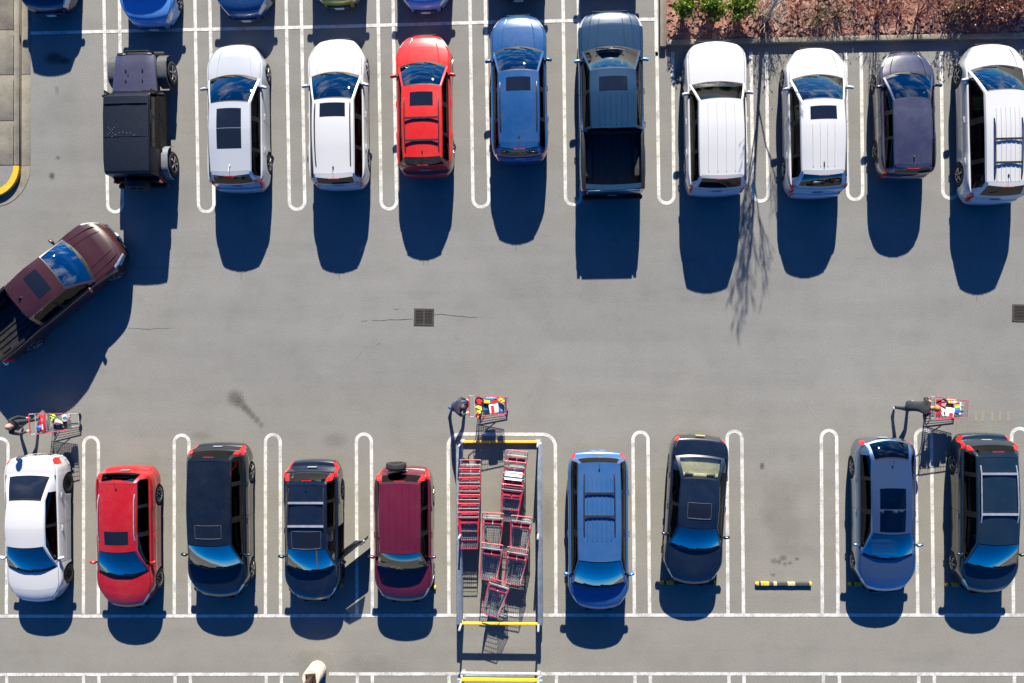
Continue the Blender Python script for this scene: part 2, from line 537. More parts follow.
    def EC(u):
        """edge point and centre point of the rib at u"""
        if u <= 1:
            t = u; bl = 0.030*math.sin(PI*t)
            E = Vector((xA+(wrf-xA)*t, yc+(yrf-yc)*t, zA+(roofz(yrf)-rcr-zA)*t+bl))
            C = Vector((0, yc+bowF+(yrf+0.05-yc-bowF)*t, zA+crn+(roofz(yrf)-zA-crn)*t+bl*1.2))
        elif u <= 2:
            t = u-1; y = yrf+(yrr-yrf)*t
            w = wrf+(wrear-wrf)*t+0.02*math.sin(PI*t)
            E = Vector((w, y, roofz(y)-rcr)); C = Vector((0, y+0.05*(1-t)-bowR*0.6*t, roofz(y)))
        else:
            t = u-2; bl = p.get('rbulge', 0.03)*math.sin(PI*t)
            E = Vector((wrear+(xB3-wrear)*t, yrr+(yb-yrr)*t, roofz(yrr)-rcr+(zB3-roofz(yrr)+rcr)*t+bl))
            C = Vector((0, yrr-bowR*0.6+(yb-bowR-yrr+bowR*0.6)*t, roofz(yrr)+(zB3+0.012-roofz(yrr))*t+bl*1.2))
        return E, C
    def Bpt(u, E):
        if u <= 0: return E
        if u >= 3: return E
        y = E.y
        x = BF*hwid(y)
        if u < 1: k = min(1, u*4)
        elif u > 2: k = min(1, (3-u)*4)
        else: k = 1
        z = zs(y)+0.004
        if u > 2: z = min(z, E.z)
        return Vector((E.x+(max(x, E.x)-E.x)*(k if u < 1 or u > 2 else 1), y, min(z, E.z)))
    def toppt(u, v):
        E, C = EC(u); a = abs(v)
        e = 2.0
        return Vector((E.x*v, C.y+(E.y-C.y)*a**2, C.z+(E.z-C.z)*a**p.get('rpow', 2.6)))
    def sidept(u, s, sd):
        E, C = EC(u); Bp = Bpt(u, E); q = Bp.lerp(E, s); q = Vector((q.x+0.025*math.sin(PI*s)*min(1, (E.z-Bp.z)/0.3), q.y, q.z))
        return Vector((q.x*sd, q.y, q.z))
    def u_of_y(y):      # roof segment and beyond, along the edge
        if y > yrf: return (yc-y)/(yc-yrf)
        if y > yrr: return 1+(yrf-y)/(yrf-yrr)
        return 2+(yrr-y)/(yrr-yb)
    sun = p.get('sunroof', [])          # list of (y_front, y_rear, v)
    suns = [(1+(yrf-a)/(yrf-yrr), 1+(yrf-b_)/(yrf-yrr), v) for a, b_, v in sun]
    uB = u_of_y(dM); uC = u_of_y(dR+0.12); uQ = p.get('uq', 2.35)
    nwin = p.get('nwin', 3)
    wins = [(0.30, uB-0.035), (uB+0.035, min(uC, uQ) if nwin > 2 else min(uQ, 2.6))]
    if kind == 'pickup': wins = [(0.30, uB-0.03), (uB+0.03, 1.95)]
    elif nwin > 2 and uQ > uC+0.12: wins.append((uC+0.05, uQ))
    us = [0, .05, .10, .15, .25, .35, .45, .55, .65, .75, .85, .2, .3, .4, .5, .6, .7, .8, .9, .96, 1.0, 1.03, 1.2, 1.4, 1.6, 1.8, 1.97, 2.0, 2.08, 2.2, 2.35, 2.5, 2.65, 2.8, 2.92, 3.0]
    for a, b_ in wins: us += [a, b_]
    for a, b_, v in suns: us += [a, b_]
    us = uniq(us, 0.004)
    vs = [0, .2, .4, .6, .75, .86, .93, 1.0]
    for a, b_, v in suns: vs.append(v)
    vs = uniq(vs, 0.02); vs = [-v for v in vs[::-1] if v > 0]+vs
    ss = [0, 0.07, 0.3, 0.55, 0.8, 0.90, 1.0]
    G = {}
    def addg(key, q): G.setdefault(key, []).append(q)
    frit = p.get('frit', 0.10)
    for i in range(len(us)-1):
        um = (us[i]+us[i+1])/2
        for k in range(len(vs)-1):
            vm = abs(vs[k]+vs[k+1])/2
            q = [toppt(us[i], vs[k]), toppt(us[i+1], vs[k]), toppt(us[i+1], vs[k+1]), toppt(us[i], vs[k+1])]
            if um < 1:
                key = 'pillar' if vm > .93 else ('trim' if um < frit or um > .96 or vm > 0.90 else 'windshield')
            elif um < 2:
                key = 'roof'
                for n_, (a, b_, v) in enumerate(suns):
                    if a < um < b_ and vm < v: key = ('sunroof', n_)
            else:
                if p.get('rearglass', True):
                    key = 'roof' if vm > .88 or um > 2.92 else ('trim' if um < 2.08 or um > 2.88 or vm > .83 else 'rear_window')
                else: key = 'roof'
            addg(key, q)
        for k in range(len(ss)-1):
            sm = (ss[k]+ss[k+1])/2
            for sd in (-1, 1):
                q = [sidept(us[i], ss[k], sd), sidept(us[i+1], ss[k], sd), sidept(us[i+1], ss[k+1], sd), sidept(us[i], ss[k+1], sd)]
                key = 'roof' if um > 1 else 'pillar'
                inw = None
                for n_, (a, b_) in enumerate(wins):
                    if a < um < b_: inw = n_
                if sm < .07: key = 'sill' if wins[0][0] < um < wins[-1][1] else key
                elif sm < .90:
                    if inw is not None: key = ('win', sd, inw)
                    elif wins[0][1]-.001 < um < wins[-1][0]+.001 or (nwin > 2 and wins[0][1] < um < wins[-1][1]): key = 'trim'
                    elif p.get('dblack') and um > wins[-1][1]: key = 'trim'
                addg(key, q)
    roofo = surf_build('roof', G.get('roof', [])+G.get('pillar', []), ROOFM, root, smooth=24)
    surf_islands('window_trim', G.get('trim', []), BLACKTRIM, root)
    if G.get('sill'): surf_islands('belt_trim', G['sill'], p.get('sillmat', BLACKTRIM), root)
    surf_build('windshield', G.get('windshield', []), p.get('wsmat', WINDSHIELD), root)
    if G.get('rear_window'): surf_build('rear_window', G['rear_window'], p.get('rearmat', REARGLASS), root)
    for n_ in range(len(suns)):
        if G.get(('sunroof', n_)): surf_build('sunroof', G[('sunroof', n_)], p.get('sunmat', SUNGLASS), root, off=0.006, rim=0.02)
        if p.get('sunframe') and G.get(('sunroof', n_)):
            a_, b_, v_ = suns[n_]; fr_ = MB()
            def sp(u, v): return toppt(u, v)+Vector((0, 0, 0.010))
            vv = [-v_+2*v_*k/8 for k in range(9)]; uu_ = [a_+(b_-a_)*k/4 for k in range(5)]
            loop = [sp(a_, v) for v in vv]+[sp(u, v_) for u in uu_[1:]]+[sp(b_, v) for v in vv[::-1][1:]]+[sp(u, -v_) for u in uu_[::-1][1:]]
            fr_.tube(loop, 0.009, 5, cap=False); fr_.build('sunroof_frame', simple('frame_grey', (.055, .06, .075), .4), root)
    # ---- doors (hinge at the front edge), each with its window, handle and the front ones a mirror
    doors = {}
    for (sd, k) in ((-1, 0), (1, 0), (-1, 1), (1, 1)):
        q = groups.get(('door', sd, k))
        if not q: continue
        hy = dF if k == 0 else dM
        org = Vector((sd*hwid(hy)*0.97, hy, 0.6))
        d = surf_build('door', q, PM, root, origin=org, off=0.003, rim=0.03, inset=0.005)
        doors[(sd, k)] = d
        wq = G.get(('win', sd, k))
        if wq:
            wmat = p.get('sidemat', SIDEGLASS)
            wo = surf_build('side_window', wq, wmat, d)
            wo.location = -org
        ry = (dM if k == 0 else dR)+0.16
        h = MB(); zz = zs(ry)-0.14
        xx = sd*(hwid(ry)*1.0+0.018)
        h.box(Vector((xx, ry, zz))-org, (0.022, 0.19, 0.030), None, 0, 0.006)
        h.box(Vector((xx-sd*0.02, ry+0.07, zz))-org, (0.04, 0.03, 0.03)); h.box(Vector((xx-sd*0.02, ry-0.07, zz))-org, (0.04, 0.03, 0.03))
        h.build('door_handle', p.get('handlemat', PM), d)
        if k == 0:
            m = MB(); my = yc-0.30; mx = sd*(BF*hwid(my)+0.145); mz = zs(my)+0.075
            m.box(Vector((mx, my, mz))-org, (0.20, 0.10, 0.14), Matrix.Rotation(sd*R(-12), 3, 'Z'), 0, 0.05)
            m.box(Vector((sd*(BF*hwid(my)+0.045), my, mz-0.045))-org, (0.13, 0.06, 0.045), None, 1, 0.012)
            mo = m.build('mirror', [p.get('mirrormat', PM), BLACKTRIM], d)
    for sd in (-1, 1):
        q = G.get(('win', sd, 2))
        if q: surf_build('side_window', q, p.get('quartermat', p.get('sidemat', SIDEGLASS)), root)
    # ---- wheels
    rm_ = p.get('rim', RIMM); st = p.get('spokes', 5)
    tm, rmm = wheel_meshes(wr_, tw, st, rm_)
    steer = p.get('steer', 0.0)
    for yw in (ywF, ywR):
        for sd in (-1, 1):
            w = link('wheel', tm, root, (sd*(hw-tw/2-0.012), yw, wr_), (random.uniform(0, 6), 0, 0 if sd > 0 else PI))
            if yw == ywF and steer: w.rotation_euler[2] += steer
            link('rim', rmm, w)
    # ---- underside and cabin
    u = MB()
    u.box((0, (ywF+ywR)/2, gz+0.10), (W*0.94-2*tw, abs(ywF-ywR)+1.0, 0.16))
    u.box((0, (yF+ywF+Ra)/2-0.02, gz+0.16), (W*0.60, max(0.1, yF-ywF-Ra-0.12), 0.24))
    u.box((0, (ywF+ywR)/2, gz+0.04), (W*0.93, abs(ywF-ywR)-2*Ra-0.05, 0.10))
    u.box((0, yc+0.12, 0.55), (W*0.94-2*tw, 0.05, 0.5))
    if kind != 'pickup': u.box((0, yb+0.02, 0.5), (W*0.94-2*tw, 0.04, 0.5))
    u.build('underbody', UNDER, root)
    cm = p.get('cabin', CAB_DARK)
    fl = MB(); fl.box((0, (yc+yb)/2, 0.42), (W*0.82, yc-yb-0.05, 0.05)); fl.build('cabin_floor', CAB_DARK, root)
    d = MB(); dz = zA-0.07
    d.box((0, yc-0.16, dz-0.12), (W*0.80, 0.50, 0.24), None, 0, 0.06)
    d.box((0, yc+0.10, dz+0.0), (W*0.74, 0.22, 0.06), None, 0, 0.02)
    d.build('dashboard', p.get('dashmat', CAB_DARK), root)
    seat_z = 0.50 if H < 1.6 else (0.60 if H < 1.85 else 0.75)
    if kind == 'sedan': seat_z = 0.34
    seat_z = min(seat_z, H-drr-1.06)
    ysf = yc-1.02; ysr = ysf-0.88
    for sd in (-1, 1): link('seat', seat_mesh(cm, 0.50, False), root, (sd*hw*0.42, ysf, seat_z))
    if ysr-0.35 > yb-0.05: link('rear_seat', seat_mesh(cm, W*0.68, True), root, (0, ysr, seat_z))
    if kind == 'sedan':
        ps = MB(); ps.box((0, (yb+ysr-0.42)/2+0.02, zs(yb)-0.05), (W*0.70, max(0.12, ysr-0.42-yb), 0.04), None, 0, 0.01); ps.build('parcel_shelf', cm, root)
    sw = MB()
    ring = [(-hw*0.42+0.185*math.cos(t), 0, 0.185*math.sin(t)) for t in (2*PI*k/16 for k in range(17))]
    rt = Matrix.Rotation(R(-62), 3, 'X')
    ring = [rt @ Vector((x+hw*0.42, y, z))+Vector((-hw*0.42, yc-0.50, dz+0.0)) for x, y, z in ring]
    sw.tube(ring, 0.016, 6, cap=False); sw.bar(ring[0], ring[8], 0.03); sw.build('steering_wheel', BLACKTRIM, root)
    # ---- wipers, antenna, rails
    wp = MB()
    for x0, x1 in ((-0.62, -0.05), (0.06, 0.58)):
        a = toppt(0.05, x0*0.9)+Vector((0, 0, .012)); c = toppt(0.115, x1)+Vector((0, 0, .012))
        mid = (toppt(0.075, (x0+x1)/2)+Vector((0, 0, .018)))
        wp.bar(a, mid, 0.02, 0.012); wp.bar(mid, c, 0.02, 0.012)
    wp.build('wiper', BLACKTRIM, root)
    if p.get('fin', True):
        f = MB(); yy = p.get('fin_y', yrr+0.22); uu = u_of_y(yy) if yy > yrr else 1.97
        q = toppt(uu, 0)
        if p.get('fin') == 'rod':
            f.box(q+Vector((0, 0, .015)), (0.05, 0.07, 0.03), None, 0, 0.01); f.tube([q+Vector((0, 0, .02)), q+Vector((0, -0.22, 0.16))], 0.006, 5)
        else:
            f.v += [tuple(q+Vector(a)) for a in ((-.022, .10, 0), (.022, .10, 0), (.022, -.06, 0), (-.022, -.06, 0), (0, -.05, .065), (0, .02, .05))]
            n0 = len(f.v)-6
            for t in ((0, 1, 5), (1, 2, 4, 5), (3, 0, 5, 4), (2, 3, 4)): f.face([n0+k for k in t])
        f.build('antenna', p.get('finmat', BLACKTRIM), root)
    if 'rails' in p:
        ra, rb, rv, rmat = p['rails']       # y front, y rear, lateral share
        for sd in (-1, 1):
            m = MB(); pts = []
            for k in range(9):
                yy = ra+(rb-ra)*k/8; q = toppt(u_of_y(yy), rv*sd); lift = 0.055*min(1, math.sin(PI*min(max(k/8, 0), 1))*3)
                pts.append(q+Vector((0, 0, lift+0.006)))
            m.tube(pts, 0.019, 6)
            m.build('roof_rail', rmat, root)
        for yy in p.get('bars', []):
            m = MB(); uu = u_of_y(yy); a = toppt(uu, -rv)+Vector((0, 0, .065)); c = toppt(uu, rv)+Vector((0, 0, .065))
            zz = max(a.z, toppt(uu, 0).z+0.03); a.z = c.z = zz
            m.bar(a, c, 0.065, 0.022)
            m.build('crossbar', p.get('barmat', rmat), root)
    if p.get('spoiler'):
        m = MB(); w2 = wrear*0.94; d_ = p['spoiler']; za = EC(2.0)[1].z
        n = 9; rows = []
        for k in range(n):
            v = -1+2*k/(n-1); q = toppt(2.0, v*0.95)
            rows.append((q+Vector((0, .05, .012)), q+Vector((0, -d_*(1-0.25*v*v), -0.015)), q+Vector((0, -d_*(1-0.25*v*v)+.02, -0.05)), q+Vector((0, .03, -0.04))))
        for A, B in zip(rows, rows[1:]):
            for t in range(4): m.quad(A[t], B[t], B[(t+1) % 4], A[(t+1) % 4])
        m.quad(*rows[0]); m.quad(*rows[-1])
        m.build('spoiler', p.get('spoilermat', ROOFM), root, 50)
        bl = MB(); q = toppt(2.0, 0)+Vector((0, -d_-0.004, -0.03)); bl.box(q, (0.34, 0.02, 0.025)); bl.build('brake_light', LAMPRED, root)
    if p.get('ribs'):
        m = MB(); n, v0, ya, yb_ = p['ribs']
        for k in range(n):
            v = -v0+2*v0*k/(n-1)
            pts = [toppt(u_of_y(ya+(yb_-ya)*t/8), v)+Vector((0, 0, .001)) for t in range(9)]
            m.tube(pts, 0.016, 6)
        m.build('roof_rib', ROOFM, root)
    if p.get('creases'):
        for v in p['creases']:
            for sd in (-1, 1):
                m = MB(); pts = []
                for k in range(9):
                    yy = yc+0.02+(hood_front-0.05-yc-0.02)*k/8; w = hwid(yy); c_ = crown(yy); fr = v-0.10*k/8
                    f = fr; zz = zs(yy)+c_*(0.88 if f < .38 else (0.88-(f-.38)/.32*.33 if f < .7 else 0.55-(f-.7)/.2*.5))
                    pts.append(Vector((sd*f*w, yy, zz+0.001)))
                m.tube(pts, [0.004]+[0.017]*7+[0.004], 6)
                m.build('hood_crease', HOODM, root)
    if p.get('tail') == 'pillar':          # upright lamps up the rear pillars
        t1 = p.get('tail_top', 0.55)
        for sd in (-1, 1):
            qs = []
            n = 6; col = []
            for k in range(n+1):
                s = 3-(k/n)*(3-2)*t1
                E, C = EC(s); col.append((sidept(min(s, 2.97), 0.62, 1)+Vector((0.006, 0, 0)), E+Vector((0.006, -0.008, 0.004)), toppt(s, 0.885)+Vector((0, -0.010, 0.006))))
            for A, B in zip(col, col[1:]):
                for t in range(2):
                    q = [A[t], A[t+1], B[t+1], B[t]]; qs.append([Vector((v.x*sd, v.y, v.z)) for v in q])
            surf_build('upper_taillight', qs, LAMPRED, root, off=0.006, smooth=60)
    info = dict(root=root, doors=doors, zs=zs, hwid=hwid, toppt=toppt, EC=EC, yF=yF, yR=yR, hw=hw, yb=yb, rbz=rbz, ywR=ywR, Ra=Ra, sidept=sidept, u_of_y=u_of_y)
    if kind == 'pickup': add_bed(p, info)
    return info

def add_bed(p, I):
    root, hw, yR, yb, rbz = I['root'], I['hw'], I['yR'], I['yb'], I['rbz']
    br = p['bed_r']; fz = rbz-0.52
    wi = hw*0.85
    m = MB(); yf = yb-0.04; zt = rbz+0.0
    def Q(a, b, c, d, mi=0): m.quad(a, b, c, d, mi)
    Q((-wi, br, fz), (wi, br, fz), (wi, yf, fz), (-wi, yf, fz))
    for sd in (-1, 1):
        x0, x1 = sd*wi, sd*hw*0.90
        Q((x0, br, fz), (x0, yf, fz), (x0, yf, zt-0.03), (x0, br, zt-0.03))
        Q((x0, br, zt-0.03), (x0, yf, zt-0.03), (x1, yf, zt+0.008), (x1, br, zt+0.008))
    Q((-wi, yf, fz), (wi, yf, fz), (wi, yf, zt), (-wi, yf, zt))
    Q((-wi, br, fz), (wi, br, fz), (wi, br, zt-0.01), (-wi, br, zt-0.01))
    n = 9
    for k in range(n):
        x = -wi*0.88+2*wi*0.88*k/(n-1)
        m.box((x, (yf+br)/2, fz+0.012), (0.075, yf-br-0.06, 0.024), None, 0, 0.006)
    yw = I['ywR']
    for sd in (-1, 1): m.box((sd*(wi-0.10), yw, fz+0.13), (0.20, 0.95, 0.26), None, 0, 0.05)
    m.build('cargo_bed', p.get('bedmat', UNDER), root)
    for sd in (-1, 1):
        c = MB(); c.box((sd*hw*0.905, (yf+yR)/2+0.02, zt+0.022), (0.10, yf-yR-0.10, 0.028), None, 0, 0.01)
        c.build('bed_rail_cap', p.get('capmat', BLACKTRIM), root)
    t = MB(); t.box((0, yR+0.03, rbz-0.26), (hw*1.62, 0.06, 0.56), None, 0, 0.02); t.box((0, yR-0.004, rbz-0.10), (0.26, 0.02, 0.07), None, 1)
    t.build('tailgate', [p['paint'], BLACKTRIM], root)
    b = MB(); b.box((0, yR-0.05, 0.56), (hw*1.9, 0.16, 0.16), None, 0, 0.04); b.build('rear_bumper', p.get('bumpermat', CHROME), root)
    h = MB(); q = I['toppt'](2.05, 0); h.box(q+Vector((0, -0.005, -0.02)), (0.36, 0.03, 0.045)); h.build('brake_light', LAMPRED, root)

# measured stations (pixel rows) to metres along the car
def measured(xr, rows, H, zbelt, row_tilt, facing, kind='suv'):
    """rows: front, cowl, roof front, roof rear, rear glass base, rear"""
    hs = (0.70, zbelt+0.03, H-0.06, H-0.08, zbelt+0.06, 0.62)
    Y = [at(xr, r, h).y for r, h in zip(rows, hs)]
    yc_ = (Y[0]+Y[-1])/2
    x = at(xr, (rows[0]+rows[-1])/2, H).x
    s = 1 if facing == 'up' else -1
    loc = [(y-yc_)*s for y in Y]
    rz = row_tilt if facing == 'up' else PI+row_tilt
    return Vector((x, yc_, 0)), rz, loc

def car(label, cat, xr, rows, H, W, paintm, kind='suv', facing='up', tilt=None, name='parked_car', group=None, dx=0.0, **kw):
    belt = kw.pop('beltz', 1.0 if kind == 'suv' else (0.92 if kind == 'sedan' else 1.12))
    if tilt is None: tilt = 0.0150 if facing == 'up' else 0.006
    loc, rz, l = measured(xr, rows, H, belt, tilt, facing, kind)
    L = l[0]-l[5]
    p = dict(kind=kind, L=L, W=W, H=H, cowl=l[1]-0.0, rf=l[2]-0.03, rr=l[3]+0.02, gb=l[4]+0.03, paint=paintm, belt=belt+0.02, hood_z=belt)
    bow = kw.get('bowF', 0.16)
    p['cowl'] = l[1]-bow*0.75
    if kind == 'sedan': p.update(wheel_r=0.325, nose_z=0.68, tail_z=0.62, gc=0.17, crown=0.045, rcrown=0.06, hood_z=belt-0.02, rear_belt=belt+0.09)
    if kind == 'pickup': p.update(wheel_r=0.40, nose_z=0.92, gc=0.36, cf=0.28, lf=0.6, cr=0.04, lr=0.2, rear_belt=belt+0.09, tail_z=0.7)
    sg = 1 if facing == 'up' else -1
    lp = lambda py, z=H-0.02: (at(xr, py, z).y-loc.y)*sg
    sp_ = kw.pop('sun_px', None); rl = kw.pop('rails_px', None); br_ = kw.pop('bars_px', None)
    p.update(kw)
    if sp_: p['sunroof'] = [(max(lp(a), lp(b)), min(lp(a), lp(b)), v) for a, b, v in sp_]
    if rl: p['rails'] = (max(lp(rl[0]), lp(rl[1])), min(lp(rl[0]), lp(rl[1])), rl[2], rl[3])
    if br_: p['bars'] = [lp(b) for b in br_]
    if 'ribs_px' in p:
        n_, v_, a_, b_ = p['ribs_px']; p['ribs'] = (n_, v_, max(lp(a_), lp(b_)), min(lp(a_), lp(b_)))
    for k in ('ywF', 'ywR'):
        if k in kw: p[k] = kw[k]
    loc.x += dx
    return make_vehicle(p, loc, rz, label, cat, name, group)
# ------------------------------------------------------------------ light, sky, camera
SUN_EL, SUN_AZ = 27.0, 3.0           # azimuth: degrees the shadows lean to the left
w = bpy.data.worlds.new('World'); SC.world = w; w.use_nodes = True
nt = w.node_tree; nt.nodes.clear()
wo = N(nt, 'ShaderNodeOutputWorld'); bg = N(nt, 'ShaderNodeBackground')
sky = N(nt, 'ShaderNodeTexSky'); sky.sky_type = 'NISHITA'; sky.sun_disc = False
sky.sun_elevation = R(SUN_EL); sky.sun_rotation = R(SUN_AZ)
sky.air_density = 1.0; sky.dust_density = 0.1; sky.ozone_density = 10.0; sky.altitude = 1500
bg.inputs['Strength'].default_value = 0.06
hs = N(nt, 'ShaderNodeHueSaturation'); hs.inputs['Saturation'].default_value = 1.28; hs.inputs['Hue'].default_value = 0.506
nt.links.new(sky.outputs[0], hs.inputs['Color']); tcw = N(nt, 'ShaderNodeTexCoord'); sw_ = N(nt, 'ShaderNodeSeparateXYZ'); nt.links.new(tcw.outputs['Generated'], sw_.inputs[0])
# fair-weather clouds in the northern sky, flat bases seen in perspective
zc = math_(nt, 'MAXIMUM', sw_.outputs['Z'], 0.08)
cvv = N(nt, 'ShaderNodeCombineXYZ'); nt.links.new(math_(nt, 'DIVIDE', sw_.outputs['X'], zc), cvv.inputs[0]); nt.links.new(math_(nt, 'DIVIDE', sw_.outputs['Y'], zc), cvv.inputs[1])
cn = noise(nt, 1.15, 7, 0.58, cvv.outputs[0])
cm_ = ramp(nt, cn.outputs['Fac'], [(0.50, 0.0), (0.66, 1.0)]).outputs[0]
nm = N(nt, 'ShaderNodeMapRange'); nm.interpolation_type = 'SMOOTHSTEP'; nt.links.new(sw_.outputs['Y'], nm.inputs[0]); nm.inputs[1].default_value = 0.30; nm.inputs[2].default_value = 0.62
cm_ = math_(nt, 'MULTIPLY', math_(nt, 'MULTIPLY', cm_, nm.outputs[0]), 0.75)
nt.links.new(mix(nt, cm_, hs.outputs[0], (8.5, 9.2, 9.8)), bg.inputs[0]); nt.links.new(bg.outputs[0], wo.inputs[0])

ld = bpy.data.lights.new('sun', 'SUN'); ld.energy = 5.0; ld.angle = R(0.53); ld.color = (1.0, 0.935, 0.80)
lo = bpy.data.objects.new('sun', ld); COL.objects.link(lo)
az = R(SUN_AZ)
sd_ = Vector((math.sin(az)*math.cos(R(SUN_EL)), math.cos(az)*math.cos(R(SUN_EL)), math.sin(R(SUN_EL))))   # towards the sun
lo.rotation_euler = sd_.to_track_quat('Z', 'Y').to_euler()
lo.location = (0, 0, 60)

cd = bpy.data.cameras.new('camera'); cam = bpy.data.objects.new('camera', cd); COL.objects.link(cam)
cd.sensor_width = 36.0; cd.sensor_fit = 'HORIZONTAL'; cd.lens = 36.0*FPX/1024; cd.clip_end = 3000
cam.location = (0, 0, CAM_H); cam.rotation_euler = (0, TILT, 0)
SC.camera = cam
vs = SC.view_settings
vs.view_transform = 'Standard'; vs.look = 'None'; vs.gamma = 1; vs.exposure = 1.45; vs.use_curve_mapping = False

# ------------------------------------------------------------------ ground
m, nt, out = new_mat('asphalt')
p = N(nt, 'ShaderNodeBsdfPrincipled'); geo = N(nt, 'ShaderNodeNewGeometry'); P = geo.outputs['Position']
big = noise(nt, 0.16, 5, 0.6, P); mid = noise(nt, 0.9, 6, 0.65, P); fine = noise(nt, 26.0, 3, 0.7, P); grit = noise(nt, 90.0, 2, 0.6, P)
# wear running along the lanes
mp = N(nt, 'ShaderNodeMapping'); mp.inputs['Scale'].default_value = (0.10, 1.4, 1.0); nt.links.new(P, mp.inputs[0])
lane = noise(nt, 1.0, 5, 0.6, mp.outputs[0])
base = ramp(nt, big.outputs['Fac'], [(0.3, (0.168, 0.166, 0.158)), (0.7, (0.200, 0.197, 0.186))]).outputs[0]
sep = N(nt, 'ShaderNodeSeparateXYZ'); nt.links.new(P, sep.inputs[0])
# the southern lane was resurfaced with a warmer, browner mix; the boundary wanders
yy = math_(nt, 'ADD', sep.outputs['Y'], math_(nt, 'MULTIPLY', mid.outputs['Fac'], 2.0))
warm = N(nt, 'ShaderNodeMapRange'); nt.links.new(yy, warm.inputs[0])
for i, v in enumerate((-0.3, -4.2, 0.0, 1.0)): warm.inputs[i+1].default_value = v
base = mix(nt, math_(nt, 'MULTIPLY', warm.outputs[0], 0.55), base, (0.204, 0.190, 0.156))
base = mix(nt, 0.55, base, ramp(nt, mid.outputs['Fac'], [(0.25, 0.80), (0.5, 1.0), (0.78, 1.10)]).outputs[0], 'MULTIPLY')
base = mix(nt, 0.6, base, ramp(nt, lane.outputs['Fac'], [(0.3, 0.88), (0.55, 1.0), (0.8, 1.08)]).outputs[0], 'MULTIPLY')
base = mix(nt, 0.75, base, ramp(nt, fine.outputs['Fac'], [(0.3, 0.72), (0.5, 1.0), (0.72, 1.22)]).outputs[0], 'MULTIPLY')
base = mix(nt, 0.35, base, ramp(nt, grit.outputs['Fac'], [(0.32, 0.45), (0.5, 1.0), (0.7, 1.5)]).outputs[0], 'MULTIPLY')
# scattered old drips and chewing-gum spots
vor = N(nt, 'ShaderNodeTexVoronoi'); vor.inputs['Scale'].default_value = 0.55; nt.links.new(P, vor.inputs['Vector'])
thr = math_(nt, 'MULTIPLY', big.outputs['Fac'], 0.085)
spot = ramp(nt, math_(nt, 'SUBTRACT', vor.outputs['Distance'], thr), [(0.0, 1.0), (0.05, 0.0)]).outputs[0]
base = mix(nt, math_(nt, 'MULTIPLY', spot, 0.10), base, (0.07, 0.068, 0.062))
# oil stains: (pixel x, pixel y, radius x, radius y in metres, strength)
stains = [(235, 398, .36, .34, .62), (240, 403, .24, .26, .58), (245, 408, .17, .2, .7), (249, 412, .15, .18, .65), (253, 416, .13, .17, .6), (257, 420, .13, .17, .55), (261, 425, .11, .15, .45), (54, 58, .42, .28, .9), (64, 61, .30, .16, .9), (52, 176, .13, .16, .9), (58, 158, .11, .09, .6), (57, 90, .10, .2, .35),
          (774, 561, .15, .12, .5), (783, 558, .17, .13, .55), (785, 564, .10, .10, .5), (797, 559, .09, .08, .65), (773, 575, .11, .08, .5), (779, 562, .10, .1, .6), (790, 563, .09, .08, .5), (762, 466, .10, .15, .8),
          (783, 520, .75, 1.9, .20), (405, 530, .7, 1.8, .2), (318, 520, .7, 1.8, .2), (500, 300, 3.2, .8, .06), (510, 520, .9, 2.3, .14), (660, 280, 4.5, .9, .05), (318, 662, .9, .5, .22), (375, 668, 1.5, .4, .18),
          (238, 110, .7, 1.6, .16), (340, 110, .7, 1.6, .16), (428, 110, .7, 1.6, .16), (65, 110, .9, 1.3, .10), (505, 655, 1.0, .3, .2), (595, 630, 2.0, .4, .08), (547, 520, .3, 1.0, .3), (460, 490, .14, .3, .25), (335, 440, .5, .3, .25), (200, 436, .5, .2, .25), (615, 240, .25, .1, .2), (118, 268, 3.5, .12, .1)]
for px, py, rx, ry, st in stains:
    q = at(px, py)
    sv = N(nt, 'ShaderNodeVectorMath', operation='SUBTRACT'); nt.links.new(P, sv.inputs[0]); sv.inputs[1].default_value = q
    ml = N(nt, 'ShaderNodeVectorMath', operation='MULTIPLY'); nt.links.new(sv.outputs[0], ml.inputs[0]); ml.inputs[1].default_value = (1/rx, 1/ry, 0)
    ln = N(nt, 'ShaderNodeVectorMath', operation='LENGTH'); nt.links.new(ml.outputs[0], ln.inputs[0])
    d = math_(nt, 'ADD', ln.outputs['Value'], math_(nt, 'MULTIPLY', math_(nt, 'SUBTRACT', mid.outputs['Fac'] if rx > .5 else fine.outputs['Fac'], 0.5), 1.6))
    f = ramp(nt, d, [(0.35, 1.0), (1.0, 0.0)]).outputs[0]
    base = mix(nt, math_(nt, 'MULTIPLY', f, st), base, (0.045, 0.043, 0.040))
nt.links.new(base, p.inputs['Base Color'])
p.inputs['Roughness'].default_value = 0.9; p.inputs['Specular IOR Level'].default_value = 0.25
bp = N(nt, 'ShaderNodeBump'); setin(bp, Strength=0.35, Distance=0.01); nt.links.new(fine.outputs['Fac'], bp.inputs['Height']); nt.links.new(bp.outputs[0], p.inputs['Normal'])
nt.links.new(p.outputs[0], out.inputs[0])
ASPHALT = m

g = MB(); S = 400.0
g.quad((-S, -S, 0), (S, -S, 0), (S, S, 0), (-S, S, 0))
structure(g.build('asphalt_ground', ASPHALT, smooth=0))

